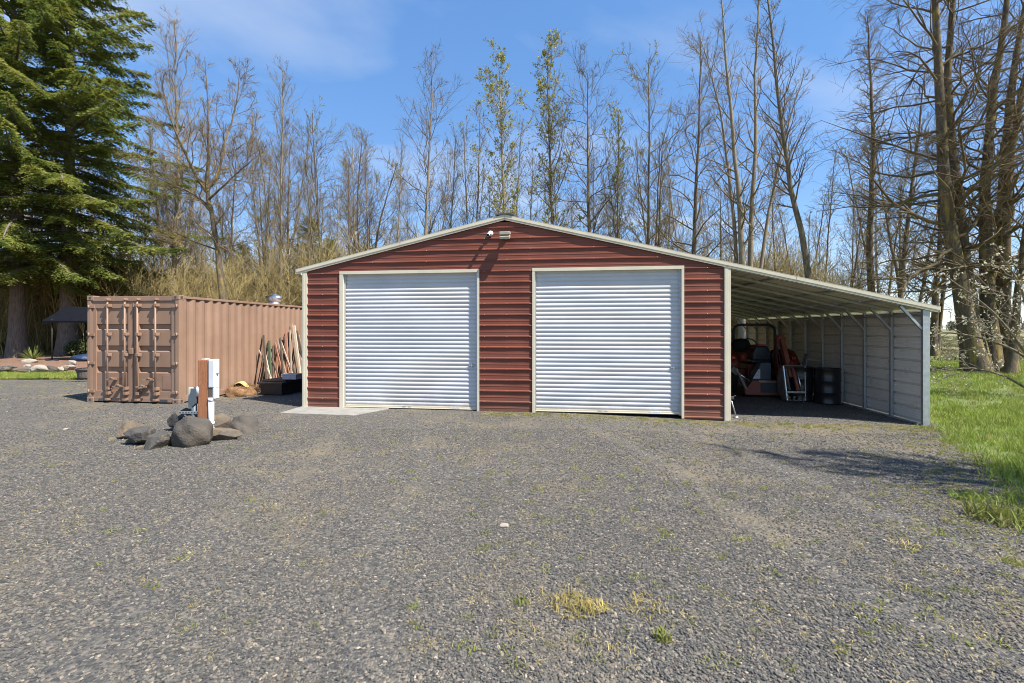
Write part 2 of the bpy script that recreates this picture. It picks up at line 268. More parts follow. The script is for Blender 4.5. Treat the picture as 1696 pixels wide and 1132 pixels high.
class MB:
    def __init__(s): s.v = []; s.f = []; s.sm = []
    def add(s, vs, fs, smooth=False):
        b = len(s.v); s.v += [tuple(p) for p in vs]
        for f in fs: s.f.append([i + b for i in f]); s.sm.append(smooth)
        return s
    def box(s, x0, x1, y0, y1, z0, z1, mtx=None):
        vs = [Vector((x, y, z)) for z in (z0, z1) for y in (y0, y1) for x in (x0, x1)]
        if mtx is not None: vs = [mtx @ p for p in vs]
        return s.add(vs, [(0, 2, 3, 1), (4, 5, 7, 6), (0, 1, 5, 4), (2, 6, 7, 3), (0, 4, 6, 2), (1, 3, 7, 5)])
    def bar(s, a, b, w, h=None, up=(0, 0, 1)):
        a, b = Vector(a), Vector(b); d = (b - a); L = d.length; d.normalize(); up = Vector(up)
        if abs(d.dot(up)) > 0.98: up = Vector((0, 1, 0))
        x = d.cross(up).normalized(); z = x.cross(d); m = Matrix((x, d, z)).transposed().to_4x4(); m.translation = a
        h = h or w
        return s.box(-w / 2, w / 2, 0, L, -h / 2, h / 2, m)
    def tube(s, pts, rs, n=10, cap=True):
        pts = [Vector(p) for p in pts]
        if not hasattr(rs, '__len__'): rs = [rs] * len(pts)
        ref = None; vs = []
        for i, p in enumerate(pts):
            t = (pts[min(i + 1, len(pts) - 1)] - pts[max(i - 1, 0)]).normalized()
            if ref is None: ref = Vector((0, 0, 1)) if abs(t.z) < 0.9 else Vector((1, 0, 0))
            a = (ref - t * ref.dot(t)).normalized(); b = t.cross(a); ref = a
            for k in range(n):
                q = 2 * math.pi * k / n; vs.append(p + (a * math.cos(q) + b * math.sin(q)) * rs[i])
        fs = [(i * n + k, i * n + (k + 1) % n, (i + 1) * n + (k + 1) % n, (i + 1) * n + k) for i in range(len(pts) - 1) for k in range(n)]
        s.add(vs, fs, True)
        if cap:
            b = len(s.v) - len(vs)
            s.f.append([b + k for k in range(n)][::-1]); s.sm.append(False)
            s.f.append([b + (len(pts) - 1) * n + k for k in range(n)]); s.sm.append(False)
        return s
    def lathe(s, prof, n=20, c=(0, 0, 0), axis='z'):
        vs = []
        for r, h in prof:
            for k in range(n):
                q = 2 * math.pi * k / n; a, b = r * math.cos(q), r * math.sin(q)
                p = (a, b, h) if axis == 'z' else ((h, a, b) if axis == 'x' else (a, h, b))
                vs.append((p[0] + c[0], p[1] + c[1], p[2] + c[2]))
        fs = [(i * n + k, i * n + (k + 1) % n, (i + 1) * n + (k + 1) % n, (i + 1) * n + k) for i in range(len(prof) - 1) for k in range(n)]
        return s.add(vs, fs, True)
    def prism(s, poly, z0, z1, mtx=None):
        n = len(poly); vs = [Vector((x, y, z)) for z in (z0, z1) for x, y in poly]
        if mtx is not None: vs = [mtx @ p for p in vs]
        return s.add(vs, [tuple(range(n))[::-1], tuple(range(n, 2 * n))] + [(i, (i + 1) % n, n + (i + 1) % n, n + i) for i in range(n)])
    def rows(s, rows, smooth=False):
        """rows of equal-length point lists, skinned as a sheet"""
        n = len(rows[0]); vs = [p for r in rows for p in r]
        return s.add(vs, [(i * n + k, i * n + k + 1, (i + 1) * n + k + 1, (i + 1) * n + k) for i in range(len(rows) - 1) for k in range(n - 1)], smooth)
    def mesh(s, name, m, bevel=0.0):
        me = bpy.data.meshes.new(name); me.from_pydata(s.v, [], s.f)
        me.polygons.foreach_set('use_smooth', s.sm)
        me.materials.append(M[m]); me.update()
        if any(s.sm) and not all(s.sm):
            pass
        return me
    def build(s, name, m, parent=None, bevel=0.0):
        o = bpy.data.objects.new(name, s.mesh(name, m)); link(o, parent)
        if bevel:
            md = o.modifiers.new('bevel', 'BEVEL'); md.width = bevel; md.segments = 2; md.limit_method = 'ANGLE'
        return o
def part(name, me, parent): return link(bpy.data.objects.new(name, me), parent)

def scatter(name, pts, rots, scl, idx, protos):
    """one object: points with protos instanced on them (stuff only)"""
    coll = bpy.data.collections.new(name + '_protos')
    for i, me in enumerate(protos): coll.objects.link(bpy.data.objects.new('%s_%02d' % (name, i), me))
    me = bpy.data.meshes.new(name); n = len(pts); me.vertices.add(n); me.vertices.foreach_set('co', np.asarray(pts, dtype=np.float32).ravel())
    a = me.attributes.new('rot', 'FLOAT_VECTOR', 'POINT'); a.data.foreach_set('vector', np.asarray(rots, dtype=np.float32).ravel())
    a = me.attributes.new('scl', 'FLOAT_VECTOR', 'POINT'); a.data.foreach_set('vector', np.asarray(scl, dtype=np.float32).ravel())
    a = me.attributes.new('idx', 'INT', 'POINT'); a.data.foreach_set('value', np.asarray(idx, dtype=np.int32))
    o = bpy.data.objects.new(name, me); link(o)
    ng = bpy.data.node_groups.new(name, 'GeometryNodeTree')
    ng.interface.new_socket('Geometry', in_out='INPUT', socket_type='NodeSocketGeometry')
    ng.interface.new_socket('Geometry', in_out='OUTPUT', socket_type='NodeSocketGeometry')
    N, L = ng.nodes, ng.links
    gi = N.new('NodeGroupInput'); go = N.new('NodeGroupOutput'); ip = N.new('GeometryNodeInstanceOnPoints')
    ci = N.new('GeometryNodeCollectionInfo'); ci.inputs['Collection'].default_value = coll
    ci.inputs['Separate Children'].default_value = True; ci.inputs['Reset Children'].default_value = True
    def attr(nm, t):
        q = N.new('GeometryNodeInputNamedAttribute'); q.data_type = t; q.inputs['Name'].default_value = nm
        return [x for x in q.outputs if x.enabled and x.name == 'Attribute'][0]
    er = N.new('FunctionNodeEulerToRotation'); L.new(attr('rot', 'FLOAT_VECTOR'), er.inputs[0])
    L.new(gi.outputs[0], ip.inputs['Points']); L.new(ci.outputs[0], ip.inputs['Instance'])
    ip.inputs['Pick Instance'].default_value = True
    L.new(attr('idx', 'INT'), ip.inputs['Instance Index']); L.new(er.outputs[0], ip.inputs['Rotation'])
    L.new(attr('scl', 'FLOAT_VECTOR'), ip.inputs['Scale']); L.new(ip.outputs[0], go.inputs[0])
    md = o.modifiers.new('scatter', 'NODES'); md.node_group = ng
    return o

def smooth01(x): x = min(1.0, max(0.0, x)); return x * x * (3 - 2 * x)
def gz(x, y): return -0.085 * smooth01((x - 0.5) / 4.0)                 # the lot falls a little to the right
def P(px, py, Y): return Vector(((px - 848) / 754 * Y, Y, 1.8 + (545 - py) / 754 * Y))   # a place at distance Y

ORI = Vector((-0.157, 9.885, 0))
def LW(u, v, z=0):                     # garage frame (u along the front, v into the depth) to world
    c, s = math.cos(YAW), math.sin(YAW); return Vector((ORI.x + c * u - s * v, ORI.y + s * u + c * v, z))
npr = np.random.default_rng(11)

# ------------------------------------------------------------ ground
XM = ((-8, 3.9), (2, 4.1), (4, 4.75), (5, 5.55), (6, 6.45), (7, 7.05), (8, 7.7), (8.9, 8.35), (9.3, 8.45), (19.5, 9.75), (40, 12))
def xmax(y):
    for (a, p), (b, q) in zip(XM, XM[1:]):
        if y <= b: base = p + (q - p) * (y - a) / (b - a); break
    k = 0.16 if y < 8.6 else 0.02
    return base + k * (math.sin(y * 3.1) + 0.6 * math.sin(y * 7.7 + 1) + 0.5 * math.sin(y * 15.3 + 2))
def sheet(name, xs, ys, zf, m):
    V = np.array([(x, y, zf(x, y)) for y in ys for x in xs]); n = len(xs)
    i = np.arange(len(ys) - 1)[:, None] * n + np.arange(n - 1)[None, :]
    F = np.stack([i, i + 1, i + n + 1, i + n], -1).reshape(-1, 4)
    return tag(link(bpy.data.objects.new(name, np_mesh(name, V, F, mats=[m], smooth=True))), kind='structure')
far = sorted(set([-2500, -900, -300, -120, -60, -40, -30, -20, -12, -6, 0, 0.5, 1, 1.5, 2, 2.5, 3, 3.5, 4, 4.5, 6, 9, 14, 20, 30, 40, 60, 120, 300, 900, 2500]))
sheet('ground', far, [-200, -40, 0, 10, 20, 30, 40, 60, 100, 200, 400, 900, 3000], lambda x, y: gz(x, y) - 0.035, 'ground_soil')
def lawn_sheet():
    rows = []
    for y in np.arange(-6, 33, 0.5):
        x0 = xmax(y) - 0.3; x1 = 34 + 2 * math.sin(y)
        rows.append([(x0 + (x1 - x0) * t, y, gz(9, 0) - 0.012) for t in np.linspace(0, 1, 20)])
    tag(MB().rows(rows, True).build('lawn', 'lawn_soil'), kind='structure')
    rows = []
    for x in np.arange(-70, -10.6, 0.6):
        rows.append([(x, 16.0, -0.016), (x, 17.2, -0.012), (x, 18.6, -0.012), (x, 19.6 + 0.3 * math.sin(x), -0.02)])
    tag(MB().rows(rows, True).build('lawn_verge', 'lawn_soil'), kind='structure')
lawn_sheet()
def gravel_sheet():
    V = []; W = []; ys = np.concatenate([np.arange(-8, 1.5, 0.6), np.arange(1.5, 12, 0.15), np.arange(12, 16.2, 0.3), [16.25, 16.3], np.arange(16.6, 19.6, 0.5)])
    nt = 170
    for y in ys:
        a = -70 if y < 16.45 else -7.4; b = xmax(y)
        t = np.linspace(0, 1, nt) ** (0.45)
        for x in a + (b - a) * t:
            yy = y + (0.35 * math.sin(x * 0.9) + 0.2 * math.sin(x * 2.3 + 1) + 0.1 * math.sin(x * 6.1) if y > 15.9 and x < -8 else 0)
            V.append((x, yy, gz(x, yy)))
            du = (x - ORI.x) * math.cos(YAW) + (yy - ORI.y) * math.sin(YAW); dv = -(x - ORI.x) * math.sin(YAW) + (yy - ORI.y) * math.cos(YAW)
            wv = 0.12 + 0.95 * math.exp(-((dv + 0.4) / 0.45) ** 2) * (1 if du > -1 else 0.15) + 0.8 * math.exp(-max(0, b - x) / 1.0)
            wv += 0.9 * smooth01((yy - 11) / 4) if x < -9 else 0
            W.append(min(1.0, wv))
    n = nt; i = np.arange(len(ys) - 1)[:, None] * n + np.arange(n - 1)[None, :]
    F = np.stack([i, i + 1, i + n + 1, i + n], -1).reshape(-1, 4)
    me = np_mesh('gravel_lot', np.array(V), F, mats=['gravel'], smooth=True)
    a = me.attributes.new('weedy', 'FLOAT', 'POINT'); a.data.foreach_set('value', np.array(W, dtype=np.float32))
    tag(link(bpy.data.objects.new('gravel_lot', me)), kind='structure')
gravel_sheet()
def bed():
    rows = []
    for x in np.arange(-75, -15.6, 0.5):
        y0 = 18.9 + 0.35 * math.sin(x * 0.8) + (0.9 * (x + 20.5) if x > -20.5 else 0)
        rows.append([(x, y0 + (30 - y0) * t, 0.0 + 0.06 * min(1, t * 4) + 0.04 * math.sin(x * 1.1 + t * 9)) for t in np.linspace(0, 1, 16)])
    tag(MB().rows(rows, True).build('mulch_bed', 'mulch'), kind='structure')
    rows = [[(x, y, 0.02 + 0.08 * math.sin(x * 0.7) * math.sin(y * 0.9)) for x in np.arange(-90, 27, 1.5)] for y in np.arange(29.5, 70, 1.5)]
    tag(MB().rows(rows, True).build('forest_floor', 'leaf_litter'), kind='structure')
bed()
ap = MB(); ap.prism([(-4.72, -0.80), (-3.05, -0.86), (-2.62, 0.0), (-4.72, 0.0)], -0.05, 0.018)
o = tag(ap.build('concrete_apron', 'concrete', None, 0.008), kind='structure'); o.location = ORI; o.rotation_euler.z = YAW

GR = 'rocks ringed round the utility post'
def rock_mesh(name, seed, size, m, cuts=7, round_=0.0, sub=4):
    r = random.Random(seed); bm = bmesh.new(); bmesh.ops.create_icosphere(bm, subdivisions=sub, radius=1)
    pl = []
    for _ in range(cuts):
        n = Vector((r.gauss(0, 1), r.gauss(0, 1), r.gauss(0, 0.8))).normalized(); pl.append((n, r.uniform(0.42, 0.70) if round_ < 0.2 else r.uniform(0.5, 0.78)))
    for v in bm.verts:
        p = v.co.copy()
        for n, d in pl:
            e = p.dot(n) - d
            if e > 0: p -= n * e * (1 - round_)
        q = p * 4 + Vector((seed, 0, 0)); k = (0.03 if round_ > 0.2 else 0.010) * (math.sin(q.x * 1.7 + q.y) + math.sin(q.y * 2.3 + q.z) + math.sin(q.z * 1.9 + q.x * 1.3))
        k += 0.010 * r.uniform(-1, 1); p *= 1 + k
        v.co = Vector((p.x * size[0], p.y * size[1], p.z * size[2]))
    me = bpy.data.meshes.new(name); bm.to_mesh(me); bm.free(); me.materials.append(M[m]); return me
def rock(label, loc, size, seed, m, rot=(0, 0, 0), group=None, cuts=7, round_=0.0, name='rock', sub=4):
    if group == GR: size = tuple(q * 1.08 for q in size); loc = (loc[0], loc[1], loc[2] - 0.015)
    o = link(bpy.data.objects.new(name, rock_mesh(name, seed, size, m, cuts, round_, sub))); o.location = loc; o.rotation_euler = rot
    return tag(o, label, 'rock', group)

# ------------------------------------------------------------ the garage with its lean-to
PT = 0.237
PROFILE = [(0, 0), (.068, 0), (.073, .004), (.087, .004), (.092, 0), (.140, 0), (.145, .004), (.159, .004), (.164, 0), (.190, 0), (.202, .0245), (.222, .0245)]
def prof_rows(z0, z1, pitch=PT, base=0.0):
    out = []; k = math.floor((z0 - base) / pitch)
    while base + k * pitch < z1 + 1e-6:
        for s, h in PROFILE:
            z = base + k * pitch + s * pitch / PT
            if z0 - 1e-6 <= z <= z1 + 1e-6: out.append((z, h))
        k += 1
    if out[0][0] > z0 + 1e-4: out.insert(0, (z0, 0))
    if out[-1][0] < z1 - 1e-4: out.append((z1, 0))
    return out
SL, SR, ZT = 0.228, 0.2405, 4.265
def ztop(u): return ZT - (SL * -u if u < 0 else SR * u)
def build_garage():
    g = thing('metal_garage', 'dark red metal garage with two white roll-up doors and an open lean-to', 'garage', ORI, YAW)
    # front wall: backing sheet and ribbed siding sheets
    fw = MB()
    bk = [(-4.66, 0.0), (-3.74, 0.0), (-3.74, 3.06), (-0.6, 3.06), (-0.6, 0.0), (0.645, 0), (0.645, 3.06), (3.71, 3.06), (3.71, -0.06), (4.6, -0.06), (4.6, ztop(4.6) - .14), (0, ztop(0) - .14), (-4.66, ztop(-4.66) - .14)]
    m_xz = Matrix(((1, 0, 0, 0), (0, 0, 1, 0), (0, 1, 0, 0), (0, 0, 0, 1)))
    fw.prism(bk, 0.03, 0.045, m_xz)
    front = fw.build('front_wall', 'wall_sheet', g)
    def panel(u0, u1, z0, z1, off, parent, m='red_paint', clip=True):
        rows = []
        for z, h in prof_rows(z0, z1):
            a, b = u0, u1
            if clip:
                lim_r = (ZT - 0.105 - z) / SR; lim_l = -(ZT - 0.105 - z) / SL
                a, b = max(a, lim_l), min(b, lim_r)
            if b - a < 0.02: break
            k = max(2, int((b - a) / 0.4) + 1)
            rows.append([(a + (b - a) * t, -h - off + 0.0022 * math.sin(7 * (a + (b - a) * t) + z * 3), z) for t in np.linspace(0, 1, 12)])
        if len(rows) > 1: MB().rows(rows).build('siding_panel', m, parent)
    for (u0, u1, zb) in ((-4.60, -3.76, 0.0), (-0.585, 0.63, -0.03), (3.715, 4.56, -0.07)):
        for i, (a, b) in enumerate(((zb, PT), (PT, 5 * PT), (5 * PT, 9 * PT), (9 * PT, 13 * PT))):
            panel(u0, u1, a, b, 0.0015 * (i % 2), front)
    panel(-4.64, 4.60, 13 * PT, 17 * PT, 0.0, front); panel(-4.6, 4.6, 17 * PT, 4.16, 0.0015, front)
    # screws
    sb = MB()
    for k in range(0, 18):
        z = (k + 1) * PT - 0.026
        for u in (-4.2, -3.0, -1.75, -0.45, 0.05, 0.55, 1.9, 3.2, 4.2):
            if z > 3.15 and z < ztop(u) - 0.2 or (z < 3.1 and (-4.6 < u < -3.8 or -0.5 < u < 0.6 or u > 3.75)):
                sb.lathe([(0.0, -0.006), (0.008, -0.006), (0.008, 0.0)], 6, (u, -0.025, z), 'y')
    tag(sb.build('screws', 'screw_head', front), kind='stuff')
    # corner trims
    for (a, b, zb, zt) in ((-4.69, -4.575, -0.02, 3.115), (4.53, 4.655, -0.085, 3.075)):
        t = MB(); t.box(a, b, -0.034, 0.10, zb, zt); t.box(a + .012, b - .05, -0.038, -0.034, zb + .001, zt - .001)
        t.build('corner_trim', 'trim_cream', g, 0.004)
    # roll-up doors
    def door(u0, u1, o0, o1):
        c = []; p = 0.0915; zt = 3.07; n = 7; z = 0.07
        while z < zt:
            for k in range(n):
                s = k / n; zz = z + p * s
                if zz > zt: break
                h = 0.022 * (math.sin(math.pi * s)) ** 0.65
                c.append([(u, 0.078 - h + 0.003 * math.sin(u * 2.1 + zz * 5), zz) for u in np.linspace(u0 - 0.02, u1 + 0.02, 14)])
            z += p
        d = MB().rows(c, True).build('roll_up_door', 'door_white', g)
        b = MB(); b.box(u0, u1, 0.045, 0.085, 0.02, 0.075); b.box(u0, u1, 0.03, 0.045, 0.02, 0.035); b.build('bottom_bar', 'trim_cream', d, 0.004)
        MB().box(u0, u1, 0.05, 0.08, 0.004, 0.02).build('rubber_seal', 'dark_cap', d)
        um = (u0 + u1) / 2
        MB().box(um - 0.17, um - 0.10, 0.036, 0.044, 0.045, 0.07).build('lift_handle', 'galvanised', d); MB().box(um - .03, um + 0.02, 0.036, 0.044, 0.045, 0.066).build('lift_handle', 'galvanised', d)
        MB().box(u1 - 0.62, u1 - 0.40, 0.038, 0.044, 0.04, 0.072).build('maker_plate', 'sticker_white', d)
        l = MB(); l.box(u1 - 0.2, u1 - 0.08, 0.035, 0.052, 0.98, 1.01); l.box(u1 - 0.15, u1 - 0.12, 0.03, 0.05, 0.95, 1.04); l.build('slide_bolt', 'galvanised', d)
        for a, b_ in ((u0 - 0.012, u0 + 0.03), (u1 - 0.03, u1 + 0.012)):
            MB().box(a, b_, 0.032, 0.046, 0.0, 3.06).build('door_guide', 'galvanised', d)
        for a, b_, q0, q1 in ((o0, u0, u0 - 0.012, u0), (u1, o1, u1, u1 + 0.012)):
            t = MB(); t.box(a, b_, -0.032, -0.024, -0.05 if a > 0 else 0.0, 3.035); t.box(q0, q1, -0.024, 0.095, 0.0, 3.035)
            t.build('door_jamb', 'trim_cream', d)
        t = MB(); t.box(o0, o1, -0.034, -0.024, 3.036, 3.105); t.box(o0, o1, -0.024, 0.12, 3.036, 3.05); t.build('door_header', 'trim_cream', d)
    door(-3.70, -0.605, -3.785, -0.558); door(0.652, 3.69, 0.601, 3.741)
    # other walls
    for nm, u, sgn in (('side_wall', -4.66, -1), ('side_wall', 4.61, 1)):
        wv = MB().box(u - 0.01, u + 0.01, 0.1, 8.98, -0.08, 3.0).build(nm, 'wall_sheet', g)
        for i in range(4):
            rows = [[(u + sgn * (0.012 + h), v, z) for v in (0.1, 3, 6, 8.98)] for z, h in prof_rows(max(-0.05, (i * 4 - 3) * PT), min(12.5, (i * 4 + 1)) * PT)]
            MB().rows(rows).build('siding_panel', 'red_paint', wv)
    MB().prism([(-4.66, -0.05), (4.6, -0.05), (4.6, ztop(4.6) - .14), (0, ztop(0) - .14), (-4.66, ztop(-4.66) - .14)], 8.98, 9.0, m_xz).build('back_wall', 'red_paint', g)
    # roof sheets: ribs run front to back
    rf = MB()
    for (ua, ub) in ((-4.8, 0.0), (0.0, 8.40)):
        pass
    rf.box(-0.14, 0.0, 0.2, 9.0, ztop(-.14) - .11, ztop(0) - 0.10); rf.box(0.0, 0.14, 0.2, 9.0, ztop(.14) - .11, ztop(0) - .10)
    roof = rf.build('roof', 'galvanised', g)
    def roof_panel(ua, ub, sl, sgn, off):
        rows = []
        for s, h in prof_rows(ua, ub):
            u = s * sgn; rows.append([(u, v, ZT - sl * s - 0.055 + h + off) for v in np.linspace(-0.03, 9.06, 10)])
        MB().rows(rows).build('roof_panel', 'roof_sheet', roof)
    for i in range(5): roof_panel(i * 0.948, min(4.82, (i + 1) * 0.948), SL, -1, 0.002 * (i % 2))
    for i in range(9): roof_panel(i * 0.948, min(8.46, (i + 1) * 0.948), SR, 1, 0.002 * (i % 2))
    # gable trims: a flat face, a drip fold below it and a return on top
    def fascia(ua, ub, sl, v0):
        sg = -1 if ub < ua or ua < 0 else 1
        t = MB()
        for (y0, y1, d0, d1) in ((v0 - 0.004, v0, -0.068, 0.0), (v0 + 0.010, v0 + 0.014, -0.108, -0.062), (v0 - 0.006, v0 + 0.16, 0.0, 0.006), (v0 + 0.002, v0 + 0.02, -0.112, -0.108)):
            pts = []
            for u in (ua, ub):
                for y in (y0, y1):
                    for dz in (d0, d1): pts.append((u, y, ztop(u) + dz))
            t.add(pts, [(0, 1, 3, 2), (4, 6, 7, 5), (0, 4, 5, 1), (2, 3, 7, 6), (1, 5, 7, 3), (0, 2, 6, 4)])
        t.build('gable_trim', 'trim_cream', roof)
    fascia(-4.835, -2.35, SL, -0.048); fascia(-2.35, -0.002, SL, -0.052)
    fascia(0.002, 3.0, SR, -0.052); fascia(3.0, 5.9, SR, -0.048); fascia(5.9, 8.475, SR, -0.052)
    for v0 in (9.06,):
        t = MB()
        for a, b in ((-4.835, 0), (0, 8.475)):
            pts = [(u, y, ztop(u) + dz) for u in (a, b) for y in (v0, v0 + 0.006) for dz in (-0.1, 0.0)]
            t.add(pts, [(0, 1, 3, 2), (4, 6, 7, 5), (0, 4, 5, 1), (2, 3, 7, 6), (1, 5, 7, 3), (0, 2, 6, 4)])
        t.build('gable_trim', 'trim_cream', roof)
    MB().box(-4.845, -4.835, -0.048, 9.06, ztop(-4.83) - 0.10, ztop(-4.83)).build('eave_trim', 'trim_cream', roof)
    MB().box(8.475, 8.487, -0.056, 9.06, ztop(8.475) - 0.10, ztop(8.475) + .004).build('eave_trim', 'trim_cream', roof)
    rc = MB(); rows = []
    for v in (-0.075, 9.08): rows.append([(u, v, ZT + 0.03 - (0.55 * u * u if abs(u) < .16 else 0.55 * .0256 + 0.24 * (abs(u) - .16))) for u in (-.2, -.16, -.1, -.05, 0, .05, .1, .16, .2)])
    rc.rows(rows, True); rows2 = [[(p[0], p[1], p[2]) for p in rows[0]], [(p[0], p[1], p[2] - 0.028) for p in rows[0]]]; rc.rows(rows2)
    rc.build('ridge_cap', 'dark_cap', roof)
    # lean-to
    VP_ = [0.03 + 0.893 * i for i in range(11)]
    lw = MB().box(8.20, 8.30, -0.02, 9.02, -0.12, -0.06)
    lean = lw.build('lean_to_wall', 'galvanised', g)
    for v in VP_:
        zt = ztop(8.25) - 0.115
        MB().box(8.215, 8.272, v - 0.03, v + 0.03, -0.06, zt).build('post', 'galvanised', lean, 0.004)
        MB().bar((8.225, v, 1.78), (7.83, v, ztop(7.83) - 0.135), 0.045, 0.045).build('brace', 'galvanised', lean)
        r_ = MB(); r_.bar((4.64, v, ztop(4.64) - 0.095), (8.26, v, ztop(8.26) - 0.095), 0.057, 0.057); r_.build('rafter', 'galvanised', roof)
    MB().box(8.215, 8.275, 0.06, 9.0, 2.05, 2.09).build('top_rail', 'galvanised', lean)
    for i in range(3):
        a, b = 0.06 + i * 3.0, 0.06 + (i + 1) * 3.0
        for j, (z0, z1) in enumerate(((-0.05, 4 * PT), (4 * PT, 8 * PT), (8 * PT, 9.0 * PT))):
            rows = [[(8.283 + 1.7 * h + 0.0015 * ((i + j) % 2), v, z) for v in np.linspace(a, b + 0.02, 5)] for z, h in prof_rows(z0, z1)]
            MB().rows(rows).build('wall_panel', 'wall_sheet', lean)
    MB().box(8.205, 8.325, -0.018, 0.0, -0.075, ztop(8.25) - 0.112).build('corner_trim', 'galvanised', lean)
    for u in (5.6, 6.75, 7.6):      # purlins under the lean-to sheets
        MB().box(u - 0.03, u + 0.03, 0.1, 9.0, ztop(u) - 0.090, ztop(u) - 0.064).build('purlin', 'galvanised', roof)
    return g
build_garage()

def on_gable():
    # security camera and flood light stand out from the wall: things of their own
    p = LW(-0.306, -0.024, 3.872); t = thing('security_camera', 'small white security camera with black lens under the gable peak', 'camera', p, YAW)
    MB().lathe([(0, -0.035), (0.055, -0.035), (0.058, -0.01), (0.058, 0.0)], 20, (0, 0, 0), 'y').build('mount_plate', 'paint_white', t)
    b = MB(); b.tube([(0, -0.03, 0), (-0.012, -0.09, -0.03), (-0.02, -0.12, -0.035)], 0.014, 8); b.build('arm', 'paint_white', t)
    MB().tube([(-0.035, -0.05, -0.02), (-0.03, -0.20, -0.075)], [0.033, 0.036], 14).build('housing', 'paint_white', t)
    MB().tube([(-0.03, -0.198, -0.074), (-0.0295, -0.205, -0.077)], 0.030, 14).build('lens', 'lens_black', t)
    p = LW(0.035, -0.024, 3.80); t = thing('flood_light', 'beige double flood light fixed on the gable above the doors', 'light fixture', p, YAW)
    MB().lathe([(0, -0.03), (0.06, -0.03), (0.065, 0.0)], 16, (0, 0, 0), 'y').build('mount_plate', 'lamp_beige', t)
    MB().tube([(0, -0.03, 0), (0, -0.10, 0.0)], 0.022, 10).build('arm', 'lamp_beige', t)
    for z, tilt, w_ in ((0.035, 10, 0.118), (-0.04, 24, 0.112)):
        mt = Matrix.Translation((0, -0.17, z)) @ Matrix.Rotation(R(tilt), 4, 'X')
        h = MB(); h.prism([(-w_, -0.085), (w_, -0.085), (w_ * 0.93, 0.07), (-w_ * 0.93, 0.07)], -0.032, 0.032, mt)
        hd = h.build('lamp_head', 'lamp_beige', t, 0.012)
        MB().box(-w_ + .02, w_ - .02, -0.091, -0.086, -0.022, 0.022, mt).build('lens', 'frost_lens', hd)
on_gable()

